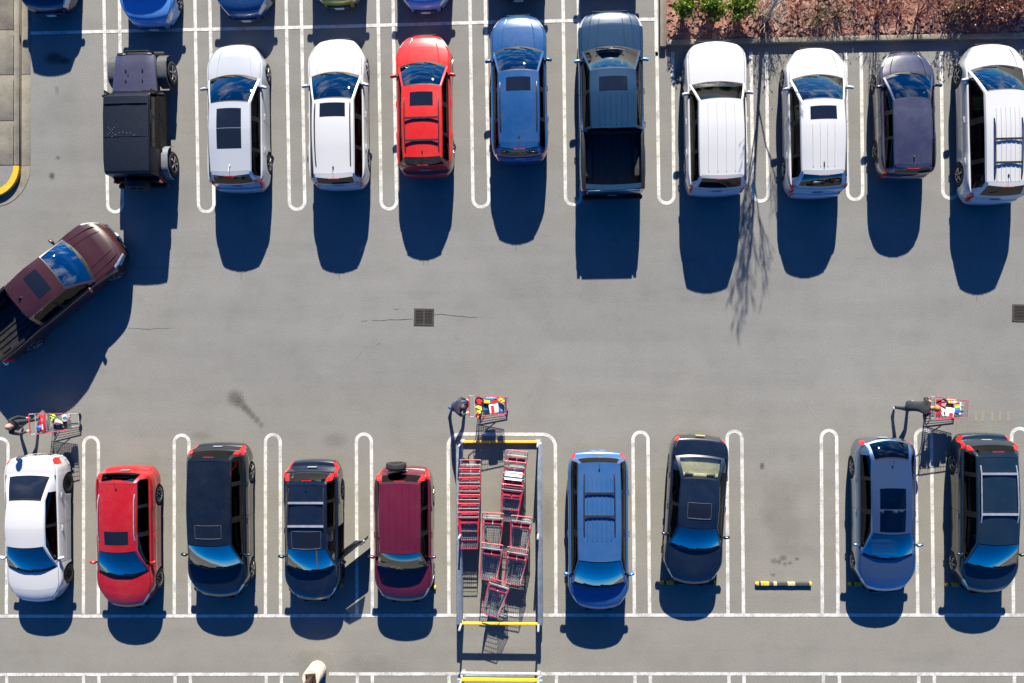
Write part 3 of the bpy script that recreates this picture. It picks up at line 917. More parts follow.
# worn white road paint
m, nt, out = new_mat('line_paint')
p = N(nt, 'ShaderNodeBsdfPrincipled'); geo = N(nt, 'ShaderNodeNewGeometry'); P = geo.outputs['Position']
a = noise(nt, 3.0, 6, 0.7, P); b = noise(nt, 40.0, 4, 0.7, P)
f = math_(nt, 'MULTIPLY', a.outputs['Fac'], b.outputs['Fac'])
f = ramp(nt, f, [(0.17, 1.0), (0.28, 0.0)]).outputs[0]
colr = mix(nt, math_(nt, 'MULTIPLY', f, 0.75), (0.56, 0.555, 0.53), (0.21, 0.20, 0.18))
colr = mix(nt, 0.5, colr, ramp(nt, a.outputs['Fac'], [(0.3, 0.86), (0.7, 1.05)]).outputs[0], 'MULTIPLY')
nt.links.new(colr, p.inputs['Base Color']); p.inputs['Roughness'].default_value = 0.7
nt.links.new(p.outputs[0], out.inputs[0])
LINE = m
m2 = simple('ghost_paint', (0.215, 0.185, 0.135), 0.85, 0, 0, 0.25, 22)

LZ = 0.004
def ribbon(mb, pts, w, z=LZ, closed=False):
    pts = [Vector((p[0], p[1], 0)) for p in pts]; n = len(pts); L_, R_ = [], []
    for i, q in enumerate(pts):
        a = pts[max(i-1, 0)]; b_ = pts[min(i+1, n-1)]
        d = (b_-a).normalized(); nrm = Vector((-d.y, d.x, 0))
        k = 1.0
        if 0 < i < n-1:
            d1 = (q-a).normalized(); c = nrm.dot(Vector((-d1.y, d1.x, 0))); k = 1/max(0.5, c)
        L_.append(q+nrm*w/2*k); R_.append(q-nrm*w/2*k)
    for i in range(n-1):
        mb.quad((L_[i].x, L_[i].y, z), (R_[i].x, R_[i].y, z), (R_[i+1].x, R_[i+1].y, z), (L_[i+1].x, L_[i+1].y, z))

def hairpin(xl0, xr0, y0, xl1, xr1, yend, sgn, close_in=None):
    """double stall line closed by a half circle; yend = outer pixel row of the round end"""
    A, B = at(xl0, y0), at(xr0, y0)
    r = (at(xr1, yend)-at(xl1, yend)).x/2
    e = at((xl1+xr1)/2, yend+sgn*2.0)     # centre of the paint, not its edge
    cx, cy = e.x, e.y+sgn*r*(-1)*-1*1.0 if False else e.y+(r if sgn < 0 else -r)*-1 if False else (e.y+r if sgn > 0 else e.y-r)
    return A, B, r, cx, cy

LW = 0.11
mk = MB()
# upper row hairpins: x of both strokes at the stall line end (row 31 / 90) and at the round end
UP = [((104.5, 120), 5, (107.7, 122.6), 213.5), ((195.4, 210.2), 5, (198.5, 214), 213.3), ((286.6, 301.6), 5, (289.4, 304.8), 211), ((378.4, 393.4), 5, (381.2, 396.6), 210.6),
      ((470.3, 485.6), 5, (473, 489), 208.6), ((563.4, 578.5), 5, (565.5, 581), 206.2), ((657, 672.7), 60, (658.8, 674), 204.8), ((751, 766.6), 60, (753.1, 768), 202.8), ((845.6, 861.2), 60, (847.6, 862.7), 201.2), ((941.2, 957.2), 60, (942.8, 958.4), 200)]
def hair(mb, xa, ya, xb, yend, down):
    L0, R0 = at(xa[0], ya), at(xa[1], ya)
    sy = -1 if down else 1
    tip = at((xb[0]+xb[1])/2, yend).y - sy*LW/2
    r = (at(xb[1], yend).x-at(xb[0], yend).x)/2
    cy = tip - sy*r
    cx = (at(xb[0], yend).x+at(xb[1], yend).x)/2
    pts = [L0, Vector((cx-r, cy, 0))]+[Vector((cx-r*math.cos(t), cy+sy*r*math.sin(t), 0)) for t in (PI*k/14 for k in range(1, 14))]+[Vector((cx+r, cy, 0)), R0]
    ribbon(mb, pts, LW)
for i, (xa, ya, xb, ye) in enumerate(UP):
    if ya == 5:
        # strokes run on past the stall line into the row beyond
        k = (xb[0]-xa[0])/185.0
        hair(mk, (xa[0]-k*61, xa[1]-k*61), -30 if i else -30, xb, ye, True)
    else:
        k = (xb[0]-xa[0])/135.0
        xs_ = (xa[0]-k*8, xa[1]-k*8) if i else (656.4, 672.4)
        hair(mk, xs_, 52 if i else 56, xb, ye, True)
ribbon(mk, [at(656.4, 56), at(655.6, -30)], LW)
DN = [((83.8, 98.5), (83.5, 98.4), 435.5), ((174.3, 189), (174.3, 189.7), 433.5), ((265.5, 280.3), (265.5, 280.6), 433.0), ((356.4, 371.4), (357, 372.4), 432.4), ((632.9, 648), (634.4, 649.6), 430.5), ((727, 741.8), (727.9, 743.5), 429.5), ((821.3, 836.6), (822.3, 838), 428.8), ((915.5, 931.4), (917.8, 933.5), 427.8), ((1011.5, 1027.5), (1013.5, 1029.8), 426.8), ((-6.8, 8.2), (-8.5, 6.3), 437)]
for xa, xb, ye in DN: hair(mk, xb, 614, xa, ye, False)
# the cart return's wide rounded box
ct = at(448.2, 432.2).y-LW/2; xl, xr = at(448.2, 440).x, at(555.4, 440).x; r = 0.42
pts = [at(449, 614)]+[Vector((xl+r-r*math.cos(t), ct-r+r*math.sin(t), 0)) for t in (PI/2*k/7 for k in range(8))]
pts += [Vector((xr-r+r*math.sin(t), ct-r+r*math.cos(t), 0)) for t in (PI/2*k/7 for k in range(8))]+[at(556, 614)]
ribbon(mk, pts, LW)
mk.build('stall_line_paint', LINE, smooth=0)['kind'] = 'structure'
mk = MB()
ribbon(mk, [at(28, 33.2), at(334, 26.6), at(470, 22.8), at(563, 20.8), at(654.5, 19.2)], LW, 0.008)
ribbon(mk, [at(-60, 616.2), at(170, 616), at(512, 615.1), at(1090, 615.0)], LW, 0.008)
ribbon(mk, [at(-60, 674.6), at(299, 674.1)], LW, 0.008); ribbon(mk, [at(329, 673.9), at(700, 673.7), at(1090, 674.2)], LW, 0.008)
mk.build('stall_end_line_paint', LINE, smooth=0)['kind'] = 'structure'
mk = MB()
for xa in (6.7, 83.5, 98.9, 175, 190.4, 266.3, 281.4, 357.4, 372.4, 449, 556.4, 635, 650.3, 728.8, 744, 823.3, 839.3, 918.6, 934.3, 1014.3):
    ribbon(mk, [at(xa, 675.5), at(xa+0.6, 730)], LW, LZ)
mk.build('next_row_line_paint', LINE, smooth=0)['kind'] = 'structure'
# ghosts of painted-over markings
mk = MB()
for x in (976, 983, 992, 1000, 1008): ribbon(mk, [at(x, 411), at(x+random.uniform(-1, 1), 421)], 0.08, 0.0045)
for x in (488, 494, 501, 507): ribbon(mk, [at(x, 670), at(x+2.5, 668)], 0.10, 0.0045)
structure(mk.build('faded_marking_paint', m2, smooth=0))

# cracks sealed dark
CRK = simple('crack_dark', (0.03, 0.029, 0.027), 0.95)
mk = MB()
def crack(pts, w0):
    q = []
    for (a, b_) in zip(pts, pts[1:]):
        A, B = at(*a), at(*b_); n = max(2, int((B-A).length/0.22))
        for k in range(n): q.append(A.lerp(B, k/n)+Vector((random.uniform(-.025, .025), random.uniform(-.035, .035), 0)))
    q.append(at(*pts[-1]))
    for a, b_ in zip(q, q[1:]):
        d = (b_-a).normalized(); nrm = Vector((-d.y, d.x, 0)); wa = w0*random.uniform(.35, 1); wb = w0*random.uniform(.35, 1)
        mk.quad((a+nrm*wa/2)+Vector((0, 0, .003)), (a-nrm*wa/2)+Vector((0, 0, .003)), (b_-nrm*wb/2)+Vector((0, 0, .003)), (b_+nrm*wb/2)+Vector((0, 0, .003)))
crack([(413, 318), (390, 319.5), (372, 320.5)], 0.022); crack([(368, 320), (361, 321)], 0.016); crack([(434, 314), (450, 315), (463, 317), (478, 317)], 0.022)
crack([(128, 329), (150, 329.5), (170, 328)], 0.014); crack([(394, 308), (399, 309)], 0.02); crack([(355, 360), (362, 352)], 0.008); crack([(376, 345), (380, 343)], 0.014)
crack([(428, 258), (428, 266)], 0.010)
structure(mk.build('asphalt_crack', CRK, smooth=0))

# ------------------------------------------------------------------ concrete: sidewalk with kerb and gutter, planting-bed kerb
m, nt, out = new_mat('concrete')
p = N(nt, 'ShaderNodeBsdfPrincipled'); geo = N(nt, 'ShaderNodeNewGeometry'); P = geo.outputs['Position']
a = noise(nt, 1.6, 8, 0.72, P); b = noise(nt, 22, 4, 0.7, P)
base = ramp(nt, a.outputs['Fac'], [(0.28, (0.115, 0.10, 0.075)), (0.5, (0.19, 0.172, 0.135)), (0.75, (0.25, 0.23, 0.185))]).outputs[0]
base = mix(nt, 0.5, base, ramp(nt, b.outputs['Fac'], [(0.3, 0.7), (0.5, 1.0), (0.7, 1.2)]).outputs[0], 'MULTIPLY')
nt.links.new(base, p.inputs['Base Color']); p.inputs['Roughness'].default_value = 0.9
nt.links.new(p.outputs[0], out.inputs[0]); CONC = m
YEL = simple('kerb_yellow', (0.62, 0.36, 0.015), 0.6, 0, 0, 0.18, 14)
JOINT = simple('joint_dark', (0.07, 0.062, 0.05), 0.95)

def gx(px, py=100, z=0): return at(px, py, z).x
cur = MB(); KH = 0.15
xk0, xk1 = gx(13.5, 100, KH), gx(19.0, 100, KH)        # kerb top
yj = at(20, 166, 0).y                                    # where the corner begins
ytop = at(0, -60).y
cur.box(((xk0+xk1)/2, (ytop+yj)/2, KH/2), (xk1-xk0, ytop-yj, KH), None, 0, 0.02)
structure(cur.build('sidewalk_kerb', CONC))
sl = MB(); xs0 = gx(-110)
rows_ = [ytop, at(0, 30, KH).y, at(0, 75, KH).y, at(0, 121, KH).y, yj]
for a_, b_ in zip(rows_, rows_[1:]):
    sl.box(((xs0+xk0)/2-0.006, (a_+b_)/2, KH/2-0.004), (xk0-xs0-0.02, a_-b_-0.02, KH-0.008+0.004), None, 0, 0.008)
structure(sl.build('sidewalk_slab', CONC))
gt = MB(); xg1 = gx(30.5)
for a_, b_ in zip([ytop, at(0, 75).y, yj], [at(0, 75).y, yj]):
    gt.box(((xk1+xg1)/2+0.002, (a_+b_)/2, 0.004), (xg1-xk1-0.004, a_-b_-0.018, 0.016), None, 0, 0.003)
structure(gt.build('gutter_pavement', CONC))
# yellow corner: kerb and gutter turn to the west on an arc
cx_, cy_ = gx(-6, 166), yj
def arc_strip(mb, r0, r1, z0, z1, a0, a1, n=18):
    for k in range(n):
        t0, t1 = a0+(a1-a0)*k/n, a0+(a1-a0)*(k+1)/n
        c = [(cx_+r*math.cos(t), cy_-abs(1)*r*1.08*math.sin(t)) for r, t in ((r0, t0), (r1, t0), (r1, t1), (r0, t1))]
        mb.quad(*[(x, y, z1) for x, y in c])
        mb.quad((*c[1], z0), (*c[2], z0), (*c[2], z1), (*c[1], z1)); mb.quad((*c[0], z0), (*c[3], z0), (*c[3], z1), (*c[0], z1))
    c0 = [(cx_+r*math.cos(a0), cy_-r*1.08*math.sin(a0)) for r in (r0, r1)]
    mb.quad((*c0[0], z0), (*c0[1], z0), (*c0[1], z1), (*c0[0], z1))
rk0, rk1, rg = xk0-cx_, xk1-cx_, xg1-cx_
k_ = MB(); arc_strip(k_, rk0, rk1, 0.0, KH+0.003, 0.02, PI*0.62); structure(k_.build('kerb_corner', YEL))
k_ = MB(); arc_strip(k_, rk1+0.003, rg, 0.0, 0.012, 0.0, PI*0.62); structure(k_.build('gutter_corner_pavement', CONC))
k_ = MB()
n = 18
for k in range(n):
    t0, t1 = PI*0.62*k/n, PI*0.62*(k+1)/n
    k_.face([k_.vert((cx_, cy_, KH-0.02)), k_.vert((cx_+(rk0-.004)*math.cos(t0), cy_-(rk0-.004)*1.08*math.sin(t0), KH-0.02)), k_.vert((cx_+(rk0-.004)*math.cos(t1), cy_-(rk0-.004)*1.08*math.sin(t1), KH-0.02))])
structure(k_.build('corner_pavement', ASPHALT))
# planting bed in the north-east: kerb and mulch
m, nt, out = new_mat('bark_mulch')
p = N(nt, 'ShaderNodeBsdfPrincipled'); geo = N(nt, 'ShaderNodeNewGeometry'); P = geo.outputs['Position']
a = noise(nt, 1.2, 5, 0.65, P); vo = N(nt, 'ShaderNodeTexVoronoi'); vo.inputs['Scale'].default_value = 16; nt.links.new(P, vo.inputs['Vector'])
b = noise(nt, 30, 4, 0.75, P)
base = ramp(nt, vo.outputs['Color'], [(0.1, (0.15, 0.058, 0.040)), (0.5, (0.22, 0.088, 0.062)), (0.9, (0.30, 0.14, 0.105))]).outputs[0]
base = mix(nt, 0.7, base, ramp(nt, b.outputs['Fac'], [(0.3, 0.6), (0.5, 1.0), (0.72, 1.35)]).outputs[0], 'MULTIPLY')
base = mix(nt, 0.6, base, ramp(nt, a.outputs['Fac'], [(0.3, 0.65), (0.7, 1.2)]).outputs[0], 'MULTIPLY')
nt.links.new(base, p.inputs['Base Color']); p.inputs['Roughness'].default_value = 0.95
bp = N(nt, 'ShaderNodeBump'); setin(bp, Strength=0.45, Distance=0.04); nt.links.new(vo.outputs['Distance'], bp.inputs['Height']); nt.links.new(bp.outputs[0], p.inputs['Normal'])
nt.links.new(p.outputs[0], out.inputs[0]); MULCH = m
BK = 0.18
bl0, bl1 = at(660, 20, BK).x, at(666.5, 20, BK).x
yb0 = at(900, 41.5, BK).y; yb1 = at(900, 36.0, BK).y
ybl = yb0-0.05
tl = 0.0162
k_ = MB(); e = at(1100, 40).x
def sk(x): return (x-bl0)*0.006
k_.box(((bl0+bl1)/2, (ytop+ybl)/2+0.0, BK/2), (bl1-bl0, ytop-ybl, BK), None, 0, 0.02)
x = bl1+0.012
while x < e:
    L_ = 3.05; x2 = min(e, x+L_)
    k_.box(((x+x2)/2, (yb0+yb1)/2+sk((x+x2)/2), BK/2), (x2-x-0.012, yb1-yb0, BK), Matrix.Rotation(0.006, 3, 'Z'), 0, 0.02)
    x = x2
structure(k_.build('planting_bed_kerb', CONC))
k_ = MB(); nx, ny = 70, 26
def mz(x, y): return 0.13+0.05*math.sin(x*1.3+y)*math.cos(y*1.7-x*0.4)+random.uniform(-.012, .012)
gv = [[k_.vert((bl1+0.004+(e-bl1)*i/nx, yb1+0.002+sk(bl1+(e-bl1)*i/nx)+(ytop+2-yb1)*j/ny, mz(i*.3, j*.3))) for j in range(ny+1)] for i in range(nx+1)]
for i in range(nx):
    for j in range(ny): k_.face((gv[i][j], gv[i+1][j], gv[i+1][j+1], gv[i][j+1]))
structure(k_.build('mulch_ground', MULCH))
# ------------------------------------------------------------------ drains, wheel stops, lamp post
IRON = simple('cast_iron', (0.050, 0.044, 0.040), 0.75, 0.3, 0, 0.3, 14)
PIT = simple('drain_pit', (0.006, 0.006, 0.006), 0.95)
def drain(px, py, W_, D_, label, split):
    t = thing('storm_drain', label, 'drain', at(px, py), -0.02, 'storm drains in the lane')
    f = MB(); b = 0.06; z = 0.006
    for x in (-W_/2+b/2, W_/2-b/2): f.box((x, 0, z), (b, D_, 0.02))
    for y in (-D_/2+b/2, D_/2-b/2): f.box((0, y, z+0.0005), (W_-2*b, b, 0.02))
    if split: f.box((0, 0, z+0.001), (0.05, D_-2*b, 0.02))
    f.build('frame', IRON, t)
    g = MB(); n = 9
    for k in range(n):
        y = -D_/2+b+(D_-2*b)*(k+0.5)/n
        g.box((0, y, 0.004), (W_-2*b, 0.022, 0.012))
    g.build('grate', IRON, t)
    q = MB(); q.quad((-W_/2+.02, -D_/2+.02, .0015), (W_/2-.02, -D_/2+.02, .0015), (W_/2-.02, D_/2-.02, .0015), (-W_/2+.02, D_/2-.02, .0015)); q.build('pit', PIT, t, 0)
drain(424, 317, 0.68, 0.57, 'rusty square storm drain grate between two long cracks in the middle of the lane', True)
drain(1021.5, 313, 0.6, 0.56, 'rusty storm drain grate at the right edge of the picture, no cracks beside it', False)

STOPB = simple('stop_rubber', (0.040, 0.038, 0.036), 0.8, 0, 0, 0.3, 12)
STOPY = simple('stop_yellow', (0.52, 0.33, 0.025), 0.6, 0, 0, 0.25, 10)
STOPW = simple('stop_worn_yellow', (0.38, 0.33, 0.17), 0.75, 0, 0, 0.35, 20)
def stop_proto():
    t = thing('wheel_stop', 'x', 'wheel stop', (0, 0, 0), 0, 'wheel stops of the lower row')
    b = MB(); Lh = 0.86
    prof = [(-.062, 0), (-.062, .05), (-.038, .095), (.038, .095), (.062, .05), (.062, 0)]
    def ext(mb, x0, x1, k=1.0, lift=0.0):
        A = [mb.vert((x0, y*k, z*k+lift)) for y, z in prof]; B = [mb.vert((x1, y*k, z*k+lift)) for y, z in prof]
        for i in range(5): mb.face((A[i], B[i], B[i+1], A[i+1]))
        mb.face(A[::-1]); mb.face(B)
    ext(b, -Lh, Lh); b.build('rubber_bar', STOPB, t, 30)
    for s in (-1, 1):
        c = MB(); c.tube([(s*Lh, 0, .05), (s*(Lh+.055), 0, .05)], [.062, .045], 10); ext(c, s*Lh-0.02, s*Lh+0.05, 1.03); c.build('end_cap', STOPY, t, 35)
    for x, wd, mt in ((-.60, .26, STOPY), (-.27, .11, STOPW), (.25, .24, STOPW)):
        c = MB(); ext(c, x-wd/2, x+wd/2, 1.02, 0.001); c.build('reflector_patch', mt, t, 30)
    return t
sp = stop_proto()
stops = [(783, 583.5, 'black and yellow rubber wheel stop lying in the empty stall'),
         (688, 582.5, 'wheel stop with yellow ends poking out under the nose of the black saloon'),
         (876, 584, 'wheel stop hidden under the silver saloon, one yellow end showing'), (973, 584.5, 'wheel stop under the dark teal wagon, its yellow end showing'),
         (409, 586.5, 'wheel stop under the maroon car with the spare wheel, yellow end showing'), (221, 584, 'wheel stop under the big black people carrier, yellow end showing'),
         (316, 584.5, 'wheel stop under the black car with the open door'), (129, 585, 'wheel stop under the red hatchback at the lower left'),
         (38, 585, 'wheel stop under the white saloon at the lower left'), (594, 584.5, 'wheel stop under the blue car beside the cart return')]
for i, (px, py, lb) in enumerate(stops):
    o = sp if i == 0 else copy_tree(sp)
    o.location = at(px, py); o.rotation_euler = (0, 0, random.uniform(-.012, .012)); o['label'] = lb

PCONC = simple('pedestal_concrete', (0.50, 0.43, 0.33), 0.85, 0, 0, 0.18, 5)
BRONZE = simple('pole_bronze', (0.06, 0.038, 0.026), 0.55, 0.3, 0, 0.2, 5)
t = thing('lamp_post', 'brown square lamp post on a round pale concrete base between two parking rows', 'lamp post', at(317.5, 669.5), 0.1)
b = MB(); b.lathe([(0.30, 0), (0.30, 0.80), (0.285, 0.83), (0.001, 0.835)], 28); b.build('concrete_base', PCONC, t, 50)
b = MB(); b.box((0, 0, 0.85), (0.34, 0.34, 0.03), None, 0, .006); b.box((0, 0, 4.0), (0.15, 0.15, 6.3), None, 0, .01)
for x in (-.12, .12):
    for y in (-.12, .12): b.tube([(x, y, .86), (x, y, .91)], .018, 6)
b.build('pole', BRONZE, t)
b = MB(); b.box((-0.55, 0, 7.1), (0.6, 0.35, 0.12), None, 0, .03); b.box((-.15, 0, 7.1), (0.3, 0.06, 0.06)); b.build('lamp_head', BRONZE, t)

# ------------------------------------------------------------------ cart return
GALV = simple('galvanised_rail', (0.20, 0.23, 0.27), 0.45, 0.35, 0, 0.2, 7)
GALVP = simple('galvanised_post', (0.40, 0.41, 0.41), 0.5, 0.2, 0, 0.2, 7)
YBAR = simple('yellow_bar', (0.70, 0.42, 0.03), 0.5, 0, 0, 0.2, 6)
YBAR2 = simple('bright_yellow_bar', (0.78, 0.52, 0.01), 0.5, 0, 0, 0.15, 6)
def corral(xl, xr, ytop_, ybot, posts, label, tops=None, bar=YBAR):
    A = at(xl, ybot); B = at(xr, ytop_)
    cx, cy = (A.x+B.x)/2, (A.y+B.y)/2
    t = thing('cart_return', label, 'cart return', (cx, cy, 0), 0.004, 'trolley bays between the stalls')
    hx, hy = (B.x-A.x)/2, (B.y-A.y)/2
    for s in (-1, 1):
        for z in (0.36, 0.72):
            m = MB(); m.box((s*hx, 0, z), (0.17, 2*hy, 0.13), None, 0, 0.02); m.build('side_rail', GALV, t)
        for py in posts:
            y = at(xl, py).y-cy
            m = MB(); hh = 1.35
            m.tube([(s*(hx-0.06), y, 0), (s*(hx-0.06), y, hh)], 0.035, 10); m.lathe([(.036, 0), (.036, .02), (.001, .025)], 10, 'z', (s*(hx-0.06), y, hh))
            m.box((s*(hx-0.06), y, .006), (.16, .16, .012)); m.build('post', GALVP, t)
    for y, mt, z in ((hy-0.03, bar, .70 if tops else .07), (-hy+0.03, YBAR, .68)):
        m = MB(); m.box((0, y, z), (2*hx-0.16, 0.12 if tops else .08, 0.10), None, 0, 0.015); m.build('end_bar', mt, t)
    if tops:
        m = MB(); m.box((0, hy+0.18, 0.72), (2*hx-0.10, 0.06, 0.12), None, 0, 0.012); m.build('grey_crossbar', GALVP, t)
    return t
corral(461.3, 540.3, 441.0, 617.5, (441.4, 529, 616.8), 'galvanised cart return full of red shopping carts, yellow bar at each end')
corral(461.8, 540.8, 671.5, 830, (671.9, 750, 829), 'second cart return with a bright yellow end bar at the bottom edge of the picture', True, YBAR2)

# ------------------------------------------------------------------ shopping carts
CRED = simple('cart_red', (0.50, 0.020, 0.045), 0.4, 0, 0.3, 0.2, 8)
CFLAP = simple('cart_flap_red', (0.34, 0.018, 0.03), 0.5, 0, 0.1, 0.3, 5)
CWIRE = simple('cart_wire', (0.42, 0.43, 0.44), 0.35, 0.7, 0, 0.2, 10)
CGREY = simple('cart_plastic_grey', (0.30, 0.31, 0.32), 0.6, 0, 0, 0.2, 8)
FLAPW = simple('flap_lettering', (0.8, 0.78, 0.76), 0.6, 0, 0, 0.05, 8)
PAPER = simple('paper_sheet', (0.74, 0.77, 0.80), 0.6, 0, 0, 0.06, 8)
PAPERO = simple('paper_orange', (0.80, 0.42, 0.08), 0.6, 0, 0, 0.06, 8)
def cart_meshes():
    M = {}
    wr0, wf0 = 0.345, 0.27          # half width at the handle end and at the front, rim level
    y0, y1 = -0.42, 0.60
    zr0, zr1, zb0, zb1 = 0.98, 0.92, 0.50, 0.56
    def rim(t, s): return Vector((s*(wr0+(wf0-wr0)*t), y0+(y1-y0)*t, zr0+(zr1-zr0)*t))
    def bot(t, s): return Vector((s*(wr0+(wf0-wr0)*t)*0.86, y0+0.03+(y1-0.10-y0)*t, zb0+(zb1-zb0)*t))
    m = MB(); wd = 0.0085
    for s in (-1, 1):
        for k in range(13): m.bar(rim(k/12, s), bot(k/12, s), wd)
        for k in range(1, 5):
            f = k/5; m.bar(rim(0, s).lerp(bot(0, s), f), rim(1, s).lerp(bot(1, s), f), wd)
        m.bar(bot(0, s), bot(1, s), 0.012)
    for k in range(1, 8):
        f = -1+2*k/8; m.bar(Vector((wf0*f, y1, zr1)), Vector((wf0*.86*f, y1-0.07, zb1)), wd)
    for k in range(1, 5): m.bar(rim(1, -1).lerp(bot(1, -1), k/5), rim(1, 1).lerp(bot(1, 1), k/5), wd)
    for k in range(13): m.bar(bot(k/12, -1), bot(k/12, 1), wd)
    for k in range(1, 10):
        f = -1+2*k/10; a, b = bot(0, 1), bot(1, 1); m.bar(Vector((a.x*f, a.y, a.z)), Vector((b.x*f, b.y, b.z)), wd)
    M['basket'] = m.mesh('basket', CWIRE, 0, False)
    m = MB()
    m.tube([rim(0, -1)+Vector((0, -.02, .01)), rim(1, -1), rim(1, 1), rim(0, 1)+Vector((0, -.02, .01))], 0.013, 6)
    M['rim'] = m.mesh('rim', CRED, 50)
    m = MB(); m.tube([(-0.325, y0-0.19, 1.05), (0.325, y0-0.19, 1.05)], 0.02, 8); M['handle'] = m.mesh('handle', CRED, 50)
    m = MB()
    for s in (-1, 1):
        m.tube([(s*.335, y0-0.19, 1.05), (s*.335, y0-.05, 0.99), (s*.33, y0+.02, 0.80), (s*.27, y0+.06, 0.22), (s*.20, y1-0.02, 0.17)], 0.014, 6)
        m.tube([(s*.27, y0+.10, .50), (s*.26, -.1, .30), (s*.23, .2, .20)], 0.011, 6)
    m.tube([(-.27, y0+.06, .22), (.27, y0+.06, .22)], .012, 6); m.tube([(-.20, y1-.02, .17), (.20, y1-.02, .17)], .012, 6)
    for k in range(1, 6):
        f = -1+2*k/6; m.bar((.26*f, y0+.06, .22), (.20*f, y1-.02, .17), .008)
    m.tube([(-.335, y0-0.02, 0.99), (.335, y0-0.02, 0.99)], .012, 6)
    M['frame'] = m.mesh('frame', CGREY, 50)
    # folding rear gate with the red child-seat flap
    m = MB()
    for k in range(11):
        x = -.30+.60*k/10; m.bar((x, y0+.02, .97), (x*.9, y0+.12, .56), .008)
    for z in (.90, .80, .70, .60): m.bar((-.30, y0+.02+(.97-z)*.25, z), (.30, y0+.02+(.97-z)*.25, z), .008)
    M['rear_gate'] = m.mesh('rear_gate', CWIRE, 0, False)
    rt = Matrix.Rotation(R(12), 3, 'X')
    m = MB()
    for s in (-1, 1): m.box((s*.142, y0+.125, .895), (.26, .16, .022), rt, 0, .008)
    M['child_seat'] = m.mesh('child_seat', CFLAP, 40)
    m = MB(); m.bar((-.30, y0+.22, .86), (.30, y0+.22, .86), .02); m.box((0, y0+.24, .72), (.58, .012, .24), Matrix.Rotation(R(-14), 3, 'X'), 0, .004)
    M['seat_back'] = m.mesh('seat_back', CGREY, 40)
    m = MB(); m.lathe([(.03, -.018), (.06, -.016), (.06, .016), (.03, .018)], 12, 'x', (0, 0, .06)); m.box((0, .02, .13), (.05, .03, .10))
    M['caster'] = m.mesh('caster', BLACKTRIM, 40)
    return M, (y0, y1)
CM, (CY0, CY1) = cart_meshes()
CASTERS = ((-.255, CY0+.08), (.255, CY0+.08), (-.19, CY1-.05), (.19, CY1-.05))
def make_cart(loc, rz, label, group, flap=None, gateless=False):
    t = thing('shopping_cart', label, 'shopping cart', loc, rz, group)
    for k in ('basket', 'rim', 'handle', 'frame', 'rear_gate', 'child_seat', 'seat_back'):
        o = link(k, CM[k], t)
        if gateless and k in ('rear_gate', 'child_seat', 'seat_back'):   # pushed up inside the cart behind
            o.location = (0, 0.0, 0.015)
    for x, y in CASTERS: link('caster', CM['caster'], t, (x, y, 0), (0, 0, random.uniform(-.5, .5)))
    if flap == 'marks':
        rt = Matrix.Rotation(R(12), 3, 'X')
        for s in (-1, 1):
            m = MB(); a0 = Vector((s*.142, CY0+.125, .895))
            # a white word on each half of the flap: a row of strokes too small to read
            m.box(a0+rt @ Vector((0, -.022, .0125)), (.17, .007, .003), rt)
            for k, wd in ((-.07, .022), (-.04, .018), (-.01, .022), (.02, .018), (.05, .022), (.075, .016)): m.box(a0+rt @ Vector((k, .004, .0125)), (wd, .047, .003), rt)
            m.build('flap_lettering', FLAPW, t, 0)
    if flap == 'paper':
        m = MB(); rt = Matrix.Rotation(R(20), 3, 'X')
        m.box((0.01, CY0+.24, .95), (.56, .36, .006), rt); m.box(Vector((0.01, CY0+.24, .95))+rt @ Vector((.03, -.19, .0)), (.36, .05, .007), rt, 1)
        for k in range(6):
            for j in range(2): m.box(Vector((0.01, CY0+.24, .95))+rt @ Vector((-.15+.30*j, -.11+.045*k, .004)), (.20-.05*(k % 2), .008, .002), rt, 2)
        m.build('paper_sheet', [PAPER, PAPERO, simple('print_grey', (.45, .47, .52), .7)], t, 0)
    return t

def handle_at(px, py, heading):
    """cart whose handle's middle shows at that pixel, pointing along heading (radians from +Y)"""
    h = at(px, py, 1.05); d = Vector((-math.sin(heading), math.cos(heading), 0))
    o = h-d*(CY0-0.19)
    return Vector((o.x, o.y, 0))
gC = 'red shopping carts standing in the cart return'
ords = ['last', 'second', 'third', 'fourth', 'fifth', 'sixth', 'foremost']
lab = ['rearmost cart of the long nested line, white lettering on its red flap', 'second cart from the back of the long nested line by the left rail', 'third cart from the back of the long nested line by the left rail',
       'middle cart of the long nested line by the left rail', 'third cart from the front of the long nested line by the left rail', 'second cart from the front of the long nested line by the left rail', 'foremost cart of the long nested line, its whole red rim showing']
for k in range(7):
    make_cart(handle_at(470.5-0.35*k+random.uniform(-.3, .3), 460+8.7*k, PI+R(0)), PI+R(0.5)+random.uniform(-.015, .015), lab[k], gC, 'marks' if k == 0 else None, k > 0)
lab = ['rearmost cart of the short slanting line, empty seat behind the handle', 'cart of the short slanting line with white papers on its seat', 'third cart from the back of the short slanting line by the right rail', 'foremost cart of the short slanting line by the right rail']
for k, (x, y) in enumerate(((517.5, 451), (515.2, 462), (513.8, 473.5), (512.5, 485))):
    make_cart(handle_at(x, y, PI-R(6)), PI-R(6), lab[k], gC, 'paper' if k == 1 else None, k > 1)
for x, y, a, lb in ((493, 513, -3, 'empty cart at the upper left of the block of four in the cart return'), (522, 516.5, -6, 'empty cart at the upper right of the block of four, nearest the right rail'),
                    (492.5, 544, -7, 'empty cart at the lower left of the block of four in the cart return'), (518, 548.5, -9, 'empty cart at the lower right of the block of four in the cart return'),
                    (500.4, 581, -17, 'lone askew cart with a red flap, nearest the open end of the cart return')):
    make_cart(handle_at(x, y, PI+R(a)), PI+R(a), lb, gC, 'marks' if y == 581 else None)

